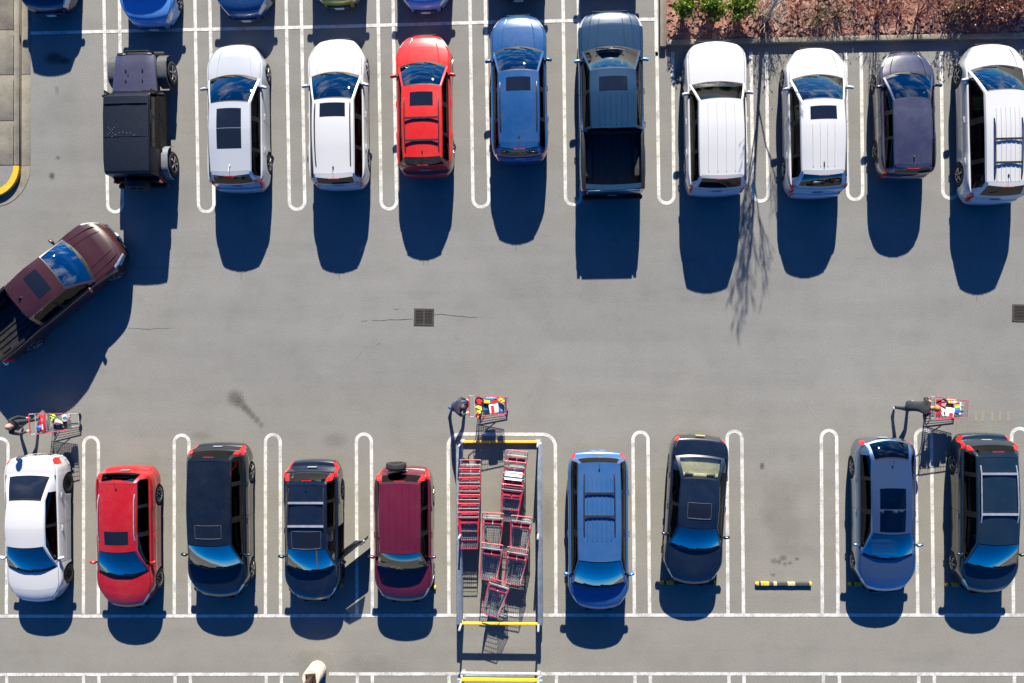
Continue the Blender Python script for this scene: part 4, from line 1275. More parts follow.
# ------------------------------------------------------------------ people
SKIN = simple('skin', (0.46, 0.26, 0.18), 0.55, 0, 0, 0.1, 10)
def cloth(name, c): return simple(name, c, 0.9, 0, 0, 0.25, 9)
NAVY = cloth('navy_jacket', (0.030, 0.034, 0.055)); JEANS = cloth('blue_jeans', (0.035, 0.075, 0.18)); BLACKC = cloth('black_cloth', (0.013, 0.013, 0.015))
GREYC = cloth('grey_sleeve', (0.20, 0.20, 0.22)); DARKT = cloth('dark_trousers', (0.022, 0.024, 0.034)); SHOEW = cloth('white_shoe', (0.62, 0.60, 0.58)); SHOEB = cloth('blue_shoe', (0.04, 0.16, 0.42))
HAIRB = simple('hair_brown', (0.33, 0.12, 0.025), 0.6, 0, 0, 0.4, 40); HAIRD = simple('hair_dark', (0.025, 0.018, 0.014), 0.6, 0, 0, 0.4, 40); HAIRG = simple('hair_thin', (0.34, 0.20, 0.14), 0.6, 0, 0, 0.3, 40)

def person(label, loc, rz, pose, mats, hair, group='people pushing carts'):
    """mats: shirt, trousers, shoes, sleeve. pose: joints in metres, walking towards +Y, x to the right"""
    J = pose
    verts, rad, edges, reg = [], [], [], []
    def V(p, r, g): verts.append(Vector(p)); rad.append(r); reg.append(g); return len(verts)-1
    def E(a, b): edges.append((a, b))
    pel = V(J['pelvis'], .150, 'trousers')
    waist = V(Vector(J['pelvis']).lerp(Vector(J['chest']), .45), .140, 'shirt'); chest = V(J['chest'], .165, 'shirt')
    neckb = V(Vector(J['chest']).lerp(Vector(J['head']), .48), .075, 'shirt'); neck = V(Vector(J['chest']).lerp(Vector(J['head']), .66), .060, 'skin')
    hd = V(J['head'], .098, 'skin'); fwd = Vector(J['face']).normalized(); crown_ = V(Vector(J['head'])+Vector(J['up'])*.075, .088, 'skin')
    E(pel, waist); E(waist, chest); E(chest, neckb); E(neckb, neck); E(neck, hd); E(hd, crown_)
    nose = V(Vector(J['head'])+fwd*.098-Vector(J['up'])*.012, .022, 'skin'); E(hd, nose)
    jaw = V(Vector(J['head'])+fwd*.055-Vector(J['up'])*.075, .05, 'skin'); E(hd, jaw)
    for s, n in ((-1, 'l'), (1, 'r')):
        sh = V(J['sh'+n], .075, 'sleeve'); el = V(J['el'+n], .052, 'sleeve'); wrv = V(J['wr'+n], .034, 'skin' if J.get('bare') else 'sleeve')
        E(chest, sh); E(sh, V(Vector(J['sh'+n]).lerp(Vector(J['el'+n]), .5), .062, 'sleeve')); E(len(verts)-1, el)
        E(el, V(Vector(J['el'+n]).lerp(Vector(J['wr'+n]), .45), .048, 'skin' if J.get('bare') else 'sleeve')); E(len(verts)-1, wrv)
        wp = Vector(J['wr'+n]); d = (wp-Vector(J['el'+n])).normalized(); side = Vector((1, 0, 0))
        palm = V(wp+d*.05, .036, 'skin'); E(wrv, palm); kn = V(wp+d*.085, .034, 'skin'); E(palm, kn)
        for k, (off, ln) in enumerate(((-.030, .028), (-.010, .034), (.010, .031), (.030, .023))):
            a = V(wp+d*.105+side*off, .0105, 'skin'); E(kn, a); b = V(wp+d*(.105+ln)+side*off+Vector((0, 0, -.02)), .0098, 'skin'); E(a, b); c = V(wp+d*(.105+ln*.9)+side*off+Vector((0, 0, -.05)), .0088, 'skin'); E(b, c)
        t1 = V(wp+d*.05+side*(-s)*.045+Vector((0, 0, -.015)), .0115, 'skin'); E(palm, t1); t2 = V(wp+d*.085+side*(-s)*.05+Vector((0, 0, -.035)), .010, 'skin'); E(t1, t2)
        hip = V(J['hip'+n], .098, 'trousers'); kneev = V(J['kn'+n], .062, 'trousers'); an = V(J['an'+n], .045, 'trousers'); toe = V(J['to'+n], .036, 'shoes')
        E(pel, hip); E(hip, V(Vector(J['hip'+n]).lerp(Vector(J['kn'+n]), .5), .080, 'trousers')); E(len(verts)-1, kneev)
        E(kneev, V(Vector(J['kn'+n]).lerp(Vector(J['an'+n]), .4), .058, 'trousers')); E(len(verts)-1, an); ball = V(Vector(J['an'+n]).lerp(Vector(J['to'+n]), .5), .043, 'shoes'); E(an, ball); E(ball, toe)
        hl = V(Vector(J['an'+n])+(Vector(J['an'+n])-Vector(J['to'+n])).normalized()*.05+Vector((0, 0, -.02)), .038, 'shoes'); E(an, hl)
    me = bpy.data.meshes.new('person_skeleton'); me.from_pydata([tuple(v) for v in verts], edges, [])
    tmp = bpy.data.objects.new('person_skeleton', me); COL.objects.link(tmp)
    md = tmp.modifiers.new('skin', 'SKIN'); md.use_smooth_shade = True
    sv = me.skin_vertices[0].data
    for i, r in enumerate(rad): sv[i].radius = (r, r); sv[i].use_root = (i == 0)
    sv[2].radius = (.185, .125)
    sub = tmp.modifiers.new('sub', 'SUBSURF'); sub.levels = 2; sub.render_levels = 2
    bpy.context.view_layer.update()
    ev = tmp.evaluated_get(bpy.context.evaluated_depsgraph_get())
    bod = bpy.data.meshes.new_from_object(ev); bod.name = 'person'
    bpy.data.objects.remove(tmp); bpy.data.meshes.remove(me)
    bod.materials.clear()
    order = ['shirt', 'trousers', 'shoes', 'sleeve', 'skin']
    for k in order: bod.materials.append(SKIN if k == 'skin' else mats[k])
    seg = [(verts[a], verts[b], reg[a], reg[b], rad[a], rad[b]) for a, b in edges]
    for f in bod.polygons:
        c = f.center; best = None
        for a, b, ra, rb, r0, r1 in seg:
            ab = b-a; t = max(0, min(1, (c-a).dot(ab)/max(1e-9, ab.length_squared))); d = (c-a-ab*t).length/(r0+(r1-r0)*t)
            if best is None or d < best[0]: best = (d, rb if t > .5 else ra)
        f.material_index = order.index(best[1]); f.use_smooth = True
    o = link('person', bod, None, loc, (0, 0, rz)); tag(o, label, 'person', group)
    h = MB(); up = Vector(J['up']).normalized(); x = fwd.cross(up).normalized(); fw = up.cross(x)
    C0 = Vector(J['head'])+up*.045-fw*.012
    n, mring = 16, 8; rings = []
    for i in range(mring+1):
        ph = PI*0.58*i/mring; ring = []
        for k in range(n):
            th = 2*PI*k/n; rr = 1.0+random.uniform(-.03, .03)
            fr = math.cos(th)
            ringp = x*math.sin(th)*.108*math.sin(ph)*rr+fw*fr*(.122 if fr < 0 else .108)*math.sin(ph)*rr+up*.118*math.cos(ph)*(rr)
            if i == mring and fr > .3: ringp += up*.06
            ring.append(h.vert(C0+ringp))
        rings.append(ring)
    for A, B in zip(rings, rings[1:]):
        for k in range(n): h.face((A[k], B[k], B[(k+1) % n], A[(k+1) % n]))
    h.build('hair', hair, o, 60)
    ey = MB()
    for s in (-1, 1):
        q = Vector(J['head'])+fwd*.088+x*s*.034+up*.015
        ey.box(q, (.022, .012, .012), Matrix((x, fw, up)).transposed(), 0, .004)
    ey.build('eyes', HAIRD, o)
    for s in (-1, 1):
        e_ = MB(); q = Vector(J['head'])+x*s*.103; e_.box(q, (.02, .045, .065), Matrix((x, fw, up)).transposed(), 0, .008); e_.build('ear', SKIN, o)
    return o

def pushing(lean, reach, step, h=1.72, twist=0.0, rear=0.55, shw=.20):
    """hands on a cart handle 1.05 m high, reach metres ahead of the hips' ground point; lean shifts the chest forward"""
    k = h/1.72
    pz = .93*k-.05*lean
    pel = Vector((0, 0, pz)); ch = Vector((0, .44*lean, pz+.40*k*math.sqrt(max(.16, 1-(lean*.9)**2)))); up = Vector((0, .55*lean, 1)).normalized()
    hd = ch+Vector((0, .24*lean+.03, .32*k*(1-.25*lean)))
    J = dict(pelvis=pel, chest=ch, head=hd, face=(0, 1, -.35), up=up)
    for s, n in ((-1, 'l'), (1, 'r')):
        J['sh'+n] = ch+Vector((s*shw, .01, .09*k)); J['wr'+n] = Vector((s*.235, reach-.11, 1.085))
        m = J['sh'+n].lerp(J['wr'+n], .5); J['el'+n] = m+Vector((s*.07, -.05, -.10))
        J['hip'+n] = pel+Vector((s*.095, 0, -.06))
    f, b = ('l', 'r') if step > 0 else ('r', 'l')
    sf, sb = (-1, 1) if step > 0 else (1, -1)
    J['kn'+f] = Vector((sf*.10, .26, .50*k)); J['an'+f] = Vector((sf*.10, .30, .09)); J['to'+f] = Vector((sf*.11, .46, .045))
    J['kn'+b] = Vector((sb*.10, -.08-.25*rear, .47*k)); J['an'+b] = Vector((sb*.10, -.18-.85*rear, .17)); J['to'+b] = Vector((sb*.10, -.12-.72*rear, .035))
    return J
gP = 'shoppers pushing full carts'
def shopper(hpx, hpy, heading, label, clabel, pose, reach, mats, hair):
    c = make_cart(handle_at(hpx, hpy, heading), heading, clabel, 'carts being pushed by shoppers')
    d = Vector((-math.sin(heading), math.cos(heading), 0))
    loc = c.location+d*(CY0-0.19-reach)
    person(label, loc, heading, pose, mats, hair, gP)
    return c
ca = shopper(469.0, 406.5, R(-90+1), 'person in a navy jacket and blue jeans pushing a heaped cart beside the cart return', 'cart heaped with bright groceries, pushed past the end of the cart return', pushing(.50, .52, 1, 1.68, rear=.05), .52,
             dict(shirt=NAVY, trousers=JEANS, shoes=SHOEB, sleeve=NAVY), HAIRD)
cb = shopper(29.5, 424.5, R(-90+4), 'balding person in black stretching both arms to a cart behind the white saloon', 'half full cart with red boxes in its child seat, behind the white saloon', pushing(.35, .58, 1, 1.76, rear=.2), .58,
             dict(shirt=BLACKC, trousers=DARKT, shoes=BLACKC, sleeve=BLACKC), HAIRG)
cc = shopper(930.5, 407.5, R(-90-3), 'brown haired person in dark clothes and white shoes leaning far over a cart', 'cart with a rainbow coloured pack, pushed above the silver saloon', pushing(.92, .60, 1, 1.70, rear=.0), .60,
             dict(shirt=DARKT, trousers=DARKT, shoes=SHOEW, sleeve=BLACKC), HAIRB)

# ------------------------------------------------------------------ groceries: each rests in a cart, so each is a thing of its own
def gm(name, c, r=.5): return simple('pack_'+name, c, r, 0, 0.2, 0.22, 14)
PK = dict(red=gm('red', (.58, .02, .03)), white=gm('white', (.72, .71, .68)), blue=gm('blue', (.02, .10, .42)), yellow=gm('yellow', (.72, .48, .03)), orange=gm('orange', (.75, .26, .03)), green=gm('green', (.25, .42, .04)),
          lime=gm('lime', (.50, .60, .06)), black=gm('black', (.02, .02, .022)), beige=gm('beige', (.60, .47, .33)), pink=gm('pink', (.62, .24, .24)), brown=gm('brown', (.22, .11, .05)), grey=gm('grey', (.25, .25, .26)), teal=gm('teal', (.05, .25, .40)))
def in_cart(c, name, label, cat, x, y, z, rz, build):
    """x, y, z in the cart's own axes"""
    q = Matrix.Rotation(c.rotation_euler[2], 3, 'Z') @ Vector((x, y, z))+c.location
    t = thing(name, label, cat, q, c.rotation_euler[2]+rz, 'groceries in the carts')
    build(t); return t
def pack(size, main, strip=None, bevel=.02):
    def f(t):
        m = MB(); m.box((0, 0, size[2]/2), size, None, 0, bevel); m.build('carton', PK[main], t)
        if strip:
            for kind, (dx, dy, wx, wy) in strip.items():
                s = MB(); s.box((dx*size[0], dy*size[1], size[2]+.003), (wx*size[0], wy*size[1], .006)); s.build('label_panel', PK[kind], t)
    return f
def bagof(size, main, items=(), n=6):
    """a soft bag: lumpy pillow with bulging contents"""
    def f(t):
        rnd = random.Random(int(size[0]*1000)+len(main)*77)
        def lump(mb, c, r, mi):
            prof = [(r[0]*math.sin(PI*k/6), -r[2]*math.cos(PI*k/6)) for k in range(7)]
            n0 = len(mb.v); mb.lathe([(max(a, .0005), h) for a, h in prof], 12, 'z', (0, 0, 0), mi)
            for i in range(n0, len(mb.v)):
                v = mb.v[i]; j = 1+rnd.uniform(-.12, .12); mb.v[i] = (v[0]*j+c[0], v[1]*j*r[1]/r[0]+c[1], v[2]*j+c[2])
        m = MB(); lump(m, (0, 0, size[2]/2), (size[0]/2, size[1]/2, size[2]/2), 0)
        m.tube([(size[0]*.3, 0, size[2]*.75), (size[0]*.52, 0, size[2]*.95), (size[0]*.60, .02, size[2]*1.02)], [.05, .025, .04], 8); m.build('bag', PK[main], t, 60)
        for mat in items:
            s = MB()
            for k in range(n): lump(s, (rnd.uniform(-.32, .32)*size[0], rnd.uniform(-.32, .32)*size[1], size[2]*rnd.uniform(.78, .95)), (.045, .045, .04), 0)
            s.build('contents', PK[mat], t, 60)
    return f
def tray(r, rimc, mid):
    def f(t):
        m = MB(); m.lathe([(r*.8, 0), (r, .05), (r*.97, .055), (r*.8, .03), (.001, .03)], 22); m.build('tray', PK[rimc], t)
        s = MB()
        for k in range(9):
            a = k*2.4; rr = r*.52*math.sqrt(k/9); s.lathe([(.03, 0), (.045, .02), (.035, .045), (.001, .05)], 8, 'z', (rr*math.cos(a), rr*math.sin(a), .03))
        s.build('contents', PK[mid], t)
    return f
B = .50+.04
# middle cart (x to the shopper's right = down in the picture)
in_cart(ca, 'party_tray', 'round black tray of red food on the child seat, cart by the cart return', 'food tray', -.15, CY0+.14, .94, 0, tray(.15, 'black', 'red'))
in_cart(ca, 'salad_bag', 'lime green salad bag on the child seat, cart by the cart return', 'salad bag', .09, CY0+.12, .92, .4, bagof((.24, .20, .14), 'lime', ('green',)))
in_cart(ca, 'pepper_bag', 'bag of orange peppers beside the lime salad bag, cart by the cart return', 'pepper bag', .24, CY0+.12, .92, -.3, bagof((.2, .2, .13), 'orange', ('yellow', 'red')))
in_cart(ca, 'meat_pack', 'white food pack with red panels in the middle of the heaped cart', 'food pack', .10, .18, .80, .12, pack((.30, .30, .13), 'white', {'red': (0, -.12, .8, .34), 'beige': (0, .30, .8, .22)}))
in_cart(ca, 'drinks_case', 'black drinks case under the white food pack, nearest the shopper', 'drinks case', .08, -.10, B+.02, 0, pack((.42, .22, .26), 'black', {'blue': (0, 0, .3, .6)}))
in_cart(ca, 'blue_carton', 'dark blue carton at the front of the heaped cart', 'carton', .06, .42, B+.05, .05, pack((.36, .18, .27), 'blue', {'grey': (.1, .1, .5, .4)}))
in_cart(ca, 'snack_bag', 'orange snack bag at the front corner of the heaped cart', 'snack bag', -.16, .42, .80, .6, bagof((.24, .18, .16), 'orange', ('yellow',)))
in_cart(ca, 'red_packet', 'small red packet beside the orange snack bag', 'packet', -.15, .20, .83, .3, pack((.13, .20, .07), 'red'))
in_cart(ca, 'yellow_carton', 'small yellow carton by the seat back of the heaped cart', 'carton', -.13, -.05, .84, -.1, pack((.12, .22, .07), 'yellow'))
in_cart(ca, 'teal_carton', 'bluish carton between the yellow carton and the red packet', 'carton', -.17, .08, B+.03, 0, pack((.22, .34, .24), 'teal'))
# left cart
in_cart(cb, 'red_carton', 'red twin pack with pale panels across the child seat behind the white saloon', 'carton', -.02, CY0+.23, .93, 0, pack((.56, .13, .10), 'red', {'white': (.22, 0, .3, .3), 'pink': (-.2, 0, .2, .3)}))
in_cart(cb, 'blue_pouch', 'crumpled blue pouch beside the red twin pack', 'pouch', .14, CY0+.07, .90, .3, bagof((.18, .2, .10), 'blue'))
in_cart(cb, 'lettuce', 'green lettuce bag at the top corner of the half full cart', 'lettuce bag', -.18, .08, .76, 0, bagof((.20, .20, .16), 'lime', ('green',)))
in_cart(cb, 'bread_bag', 'beige bread bag lying in the half full cart', 'bread bag', -.02, .18, .74, 1.3, bagof((.36, .20, .15), 'beige'))
in_cart(cb, 'bottle_case', 'dark case under the bread bag in the half full cart', 'bottle case', .12, .20, B+.02, 0, pack((.26, .40, .16), 'black', {'blue': (0, -.1, .5, .3), 'grey': (.1, .3, .4, .2)}))
in_cart(cb, 'white_carton', 'bluish white carton at the front of the half full cart', 'carton', -.12, .44, B+.03, .1, pack((.24, .20, .20), 'white', {'teal': (0, 0, .5, .6)}))
# right cart
in_cart(cc, 'fruit_tray', 'round tray of pink meat near the shopper leaning over the cart', 'food tray', -.14, -.14, .82, 0, tray(.15, 'black', 'pink'))
in_cart(cc, 'white_sack', 'white sack in the cart with the rainbow pack, nearest the shopper', 'sack', .08, -.18, .70, .2, bagof((.30, .24, .2), 'white'))
in_cart(cc, 'freezer_box', 'white freezer box with a small red box printed on top', 'box', .13, .08, .72, -.1, pack((.30, .28, .16), 'white', {'red': (.24, .12, .4, .42)}))
in_cart(cc, 'rainbow_pack', 'rainbow coloured pack, orange, green and blue, near the front of the cart', 'pack', -.03, .30, .76, .15, pack((.34, .16, .12), 'white', {'orange': (-.36, 0, .28, 1), 'lime': (-.1, 0, .2, 1), 'teal': (.12, 0, .2, 1), 'blue': (.35, 0, .26, 1)}))
in_cart(cc, 'egg_carton', 'pale egg carton along the far side of the rainbow pack cart', 'egg carton', -.22, .14, .70, 0, pack((.14, .30, .14), 'beige', {'yellow': (0, -.2, .8, .3), 'white': (0, .2, .8, .3)}))
in_cart(cc, 'grey_tray', 'grey box across the front of the rainbow pack cart', 'box', 0, .48, B+.04, 0, pack((.42, .16, .16), 'grey', {'white': (0, -.25, .9, .3)}))
in_cart(cc, 'brown_box', 'brown box at the bottom of the rainbow pack cart', 'box', 0, .10, B, 0, pack((.40, .60, .14), 'brown'))
# ------------------------------------------------------------------ planting: shrubs and the bare tree
def leafmat(name, lo, hi, trans=0.25):
    m, nt, out = new_mat(name)
    p = N(nt, 'ShaderNodeBsdfPrincipled'); oi = N(nt, 'ShaderNodeNewGeometry'); tc = N(nt, 'ShaderNodeTexCoord')
    n = noise(nt, 7, 4, .7, tc.outputs['Object'])
    f = math_(nt, 'ADD', math_(nt, 'MULTIPLY', oi.outputs['Random Per Island'], .6), math_(nt, 'MULTIPLY', n.outputs['Fac'], .5))
    r = ramp(nt, f, [(.25, lo), (.75, hi)])
    nt.links.new(r.outputs[0], p.inputs['Base Color']); p.inputs['Roughness'].default_value = .6
    tl_ = N(nt, 'ShaderNodeBsdfTranslucent'); nt.links.new(r.outputs[0], tl_.inputs[0])
    ms = N(nt, 'ShaderNodeMixShader'); ms.inputs[0].default_value = trans
    nt.links.new(p.outputs[0], ms.inputs[1]); nt.links.new(tl_.outputs[0], ms.inputs[2]); nt.links.new(ms.outputs[0], out.inputs[0])
    return m
LEAFG = leafmat('leaf_green', (.05, .10, .006), (.22, .29, .015)); LEAFO = leafmat('leaf_olive', (.05, .05, .02), (.17, .15, .06))
LEAFR = leafmat('leaf_reddish', (.17, .07, .05), (.38, .18, .13)); LEAFT = leafmat('leaf_tan', (.18, .12, .07), (.42, .31, .21))
TWIGT = simple('twig_tan', (.42, .34, .26), .8, 0, 0, .3, 8); TWIGD = simple('twig_brown', (.10, .06, .045), .85, 0, 0, .3, 8); TWIGR = simple('twig_red', (.24, .085, .06), .85, 0, 0, .3, 8)

def shrub(name, px, py, rad, hgt, nst, nleaf, leaf, lm, tm, label, cat, group, seed, flat=.6, spread=1.0, stem=.012):
    rnd = random.Random(seed)
    b = at(px, py, .12)
    t = thing(name, label, cat, (b.x, b.y, .12), 0, group)
    tw = MB(); tips = []
    for k in range(nst):
        a = rnd.uniform(0, 2*PI); rr = rad*math.sqrt(rnd.random())*spread; hh = hgt*rnd.uniform(.6, 1.05)*(1-.35*(rr/rad)**2)
        tip = Vector((rr*math.cos(a), rr*math.sin(a), hh)); b0 = Vector((rnd.uniform(-.06, .06), rnd.uniform(-.06, .06), -.02))
        mid = b0.lerp(tip, .5)+Vector((rnd.uniform(-.08, .08), rnd.uniform(-.08, .08), hh*.12))
        tw.tube([b0, mid, tip], [stem, stem*.7, stem*.35], 4, cap=False); tips += [tip, mid.lerp(tip, .6)]
        for q in range(3):
            s0 = mid.lerp(tip, rnd.uniform(.1, .9)); d = Vector((rnd.uniform(-1, 1), rnd.uniform(-1, 1), rnd.uniform(.1, .9)))*.22*rad/.6
            tw.tube([s0, s0+d], [stem*.5, stem*.25], 3, cap=False); tips.append(s0+d)
    tw.build('stems', tm, t, 60)
    if nleaf:
        lf = MB()
        for k in range(nleaf):
            c = tips[rnd.randrange(len(tips))]+Vector((rnd.gauss(0, .055), rnd.gauss(0, .055), rnd.gauss(0, .045)))*(rad/.5)
            c.z = max(.03, c.z)
            d = Vector((rnd.uniform(-1, 1), rnd.uniform(-1, 1), rnd.uniform(-.4, .9))).normalized(); n = d.cross(Vector((rnd.uniform(-1, 1), rnd.uniform(-1, 1), rnd.uniform(-1, 1)))).normalized()
            L_ = leaf*rnd.uniform(.6, 1.3); w_ = L_*.45
            i = len(lf.v); lf.v += [tuple(c), tuple(c+d*L_*.5+n*w_*.5), tuple(c+d*L_), tuple(c+d*L_*.5-n*w_*.5)]; lf.face((i, i+1, i+2, i+3))
        lf.build('leaves', lm, t, 0, False)
    return t
gS = 'bright green shrubs in the planting bed'
shrub('green_shrub', 682, 13, .34, 1.0, 34, 1100, .13, LEAFG, TWIGD, 'bright green shrub at the corner of the planting bed kerb, a gap to its right', 'shrub', gS, 1)
shrub('green_shrub', 710, 14, .37, .95, 36, 1300, .13, LEAFG, TWIGD, 'bright green shrub between two others of its kind in the planting bed', 'shrub', gS, 2)
shrub('green_shrub', 738, 12, .42, 1.1, 40, 1600, .13, LEAFG, TWIGD, 'largest bright green shrub, beside the bare tree trunk', 'shrub', gS, 3)
gR = 'bare reddish shrubs in the planting bed'
shrub('tan_shrub', 763, 14, .75, 1.1, 50, 200, .07, LEAFT, TWIGT, 'pale tan leafless shrub at the foot of the bare tree', 'shrub', None, 4)
shrub('olive_shrub', 816, 18, .55, .6, 34, 360, .07, LEAFO, TWIGD, 'dull olive shrub close to the kerb in front of the white crossover', 'shrub', None, 5)
shrub('red_shrub', 795, 6, .6, .6, 22, 90, .06, LEAFR, TWIGR, 'reddish shrub between the pale tan shrub and the olive shrub', 'shrub', gR, 6)
shrub('olive_shrub', 836, 17, .5, .9, 22, 120, .07, LEAFO, TWIGD, 'olive brown shrub left of the small dark hatchback, by the kerb', 'shrub', None, 7)
shrub('red_shrub', 856, 5, .6, .6, 22, 90, .06, LEAFR, TWIGR, 'reddish shrub behind the olive brown one', 'shrub', gR, 8)
shrub('red_shrub', 877, 17, .55, 1.25, 20, 30, .05, LEAFR, TWIGR, 'tall thin reddish shrub whose fan shadow falls left of the small dark hatchback', 'shrub', gR, 9)
shrub('red_shrub', 897, 3, .6, .6, 22, 90, .06, LEAFR, TWIGR, 'low reddish shrub behind the two fan shaped shadows', 'shrub', gR, 10)
shrub('red_shrub', 917, 16, .55, 1.25, 20, 30, .05, LEAFR, TWIGR, 'tall thin reddish shrub whose fan shadow falls on the nose of the small dark hatchback', 'shrub', gR, 11)
shrub('olive_shrub', 951, 15, .5, 1.1, 22, 140, .08, LEAFO, TWIGD, 'yellowish olive shrub beside the big dark shadow', 'shrub', None, 12)
shrub('red_shrub', 938, 2, .6, .6, 20, 80, .06, LEAFR, TWIGR, 'reddish shrub at the top edge behind the yellowish olive shrub', 'shrub', gR, 13)
shrub('clipped_shrub', 974, 1, .85, .75, 110, 2600, .10, LEAFR, TWIGR, 'left one of the dense reddish shrubs that throw the big dark shadow', 'shrub', 'dense reddish shrubs at the corner', 14)
shrub('clipped_shrub', 1006, 0, .85, .75, 110, 2600, .10, LEAFR, TWIGR, 'right one of the dense reddish shrubs that throw the big dark shadow', 'shrub', 'dense reddish shrubs at the corner', 15)
for i, (x, y) in enumerate(((775, -8), (830, -10), (880, -12), (930, -12), (985, -14), (700, -6))):
    shrub('red_shrub', x, y, .7, .7, 20, 80, .06, LEAFR, TWIGR, ['reddish shrub at the very top edge above the tan shrub', 'reddish shrub at the very top edge above the olive shrub', 'reddish shrub at the very top edge above the small dark hatchback', 'reddish shrub at the very top edge left of the dense shrubs', 'reddish shrub at the very top edge above the dense shrubs', 'reddish shrub at the very top edge above the bright green ones'][i], 'shrub', gR, 20+i)
# fallen twigs and dry leaves on the mulch
rnd = random.Random(5); lt = MB()
for k in range(3200):
    x = rnd.uniform(bl1+.1, e-.1); y = yb1+.05+sk(x)+rnd.random()**1.2*3.2
    a = rnd.uniform(0, PI); L_ = rnd.uniform(.03, .12); w_ = L_*rnd.uniform(.12, .5); z = .178+rnd.uniform(0, .012)
    d = Vector((math.cos(a), math.sin(a), rnd.uniform(-.06, .06)))*L_; n_ = Vector((-math.sin(a), math.cos(a), rnd.uniform(-.1, .1)))*w_; c = Vector((x, y, z))
    lt.quad(c-d-n_, c+d-n_, c+d+n_, c-d+n_)
stuff(lt.build('dry_leaves', leafmat('dry_leaf', (.16, .07, .05), (.34, .19, .14), .1), None, 0, False))

# bare tree: trunk with forking limbs
rnd = random.Random(21)
BARK = simple('bark_pale', (.34, .30, .25), .85, 0, 0, .3, 7)
b = at(763, 24, .12)
tr = thing('bare_tree', 'slender leafless tree in the planting bed, its branch shadow crossing the asphalt', 'tree', (b.x, b.y, .12), 0)
tk = MB(); cr = MB()
def grow(mb, p, d, L_, r, depth):
    n = 5; pts = [p]; q = p.copy(); dd = d.normalized()
    for k in range(n):
        dd = (dd+Vector((rnd.gauss(0, .07), rnd.gauss(0, .07), .05))).normalized(); q = q+dd*L_/n; pts.append(q.copy())
    mb.tube(pts, [r*(1-.55*k/n) for k in range(n+1)], 7 if depth < 2 else 4, cap=False)
    if depth >= 4: return
    nb = (10, 6, 5, 4)[depth]
    for k in range(nb):
        f = (.30+.68*(k+.5)/nb) if depth == 0 else rnd.uniform(.25, .98)
        i = min(n-1, int(f*n)); s = pts[i].lerp(pts[i+1], f*n-i)
        ang = rnd.uniform(0, 2*PI); tilt = rnd.uniform(.22, .60)
        ax = dd.cross(Vector((math.cos(ang), math.sin(ang), .1))).normalized()
        nd = Matrix.Rotation(tilt, 3, ax) @ dd
        grow(cr, s, nd, L_*rnd.uniform(.38, .56)*(1.15-.45*f), max(.005, r*.44*(1.1-.45*f)), depth+1)
grow(tk, Vector((0, 0, -.05)), Vector((-.02, .0, 1)), 4.0, .062, 0)
tk.build('trunk', BARK, tr, 60); cr.build('crown', BARK, tr, 60)
# ------------------------------------------------------------------ the vehicles
WHITE = paint('paint_white', (.47, .47, .475), 0, .35, .03); PEARL = paint('paint_pearl', (.60, .61, .63), 0, .32, .03); SILV = paint('paint_pale_silver', (.42, .44, .47), .2, .3, .04)
RED = paint('paint_bright_red', (.50, .008, .002), 0, .35, .04); RED2 = paint('paint_deep_red', (.30, .004, .006), .0, .3, .04); PLUM = paint('paint_plum', (.085, .006, .018), .0, .3, .012)
BLUE = paint('paint_blue', (.005, .060, .19), .15, .3, .05); SLATE = paint('paint_slate_blue', (.006, .032, .072), .1, .3, .012); DUSK = paint('paint_dusk_grey', (.026, .029, .062), .0, .3, .05)
BLACK = paint('paint_black', (.003, .006, .012), .0, .28, .012); NAVYP = paint('paint_navy_black', (.003, .008, .020), .0, .28, .012); TEAL = paint('paint_dark_teal', (.005, .015, .028), .0, .28, .012)
STEEL = paint('paint_steel_blue', (.028, .105, .27), .25, .3, .05); SILVB = paint('paint_silver', (.17, .27, .39), .9, .28, .05); MAROON = paint('paint_dark_maroon', (.034, .008, .007), .0, .35, .012)
SKYB = paint('paint_sky_blue', (.10, .29, .62), .0, .3, .05); NAVYB = paint('paint_deep_navy', (.008, .018, .07), .0, .3, .02); LIMEP = paint('paint_olive_lime', (.26, .27, .02), .2, .3, .05); CLOUD = paint('paint_light_blue', (.16, .36, .66), .0, .3, .05)

# ---- upper row, noses to the north
gU = 'vehicles parked in the upper row'
car('pale silver crossover with a two pane glass roof, beside the black off-roader', 'car', 228.2, (43.5, 76, 102, 172, 184, 192), 1.60, 1.88, SILV, group=gU, wsmat=WINDCLEAR, sun_px=[(109, 128, .60), (128.6, 148, .60)], tail='pillar', tail_top=.2, finmat=WHITE, lip=.15, creases=[.62], spoiler=.10, fin='rod')
car('white crossover with black roof rails, left of the red car', 'car', 331.8, (38, 73, 98.5, 174, 184, 189.5), 1.58, 1.87, WHITE, group=gU, wsmat=WINDCLEAR, sun_px=[(103.5, 117, .62)], rails_px=(103, 165, .86, SATINBLACK), tail='pillar', tail_top=.1, lip=.10, creases=[.66], spoiler=.12, fin='rod')
car('bright red wagon with black crossbars on its roof', 'car', 421.0, (33.8, 63, 85, 158, 165, 177), 1.57, 1.79, RED, group=gU, wsmat=WINDCLEAR, sun_px=[(92.5, 106, .58)], rails_px=(97, 151, .86, SATINBLACK), bars_px=(118, 140), lip=.20, spoiler=.20, spoilermat=BLACKTRIM, creases=[.60], fin='rod')
car('royal blue crossover with a sunroof, between the red wagon and the slate pickup', 'car', 515.6, (14, 48, 70.5, 143, 156, 162.5), 1.56, 1.82, BLUE, group=gU, wsmat=WINDCLEAR, sun_px=[(77.5, 91, .60)], rails_px=(82, 130, .90, SATINBLACK), lip=.10, spoiler=.16, creases=[.60], fin='rod', dx=.08)
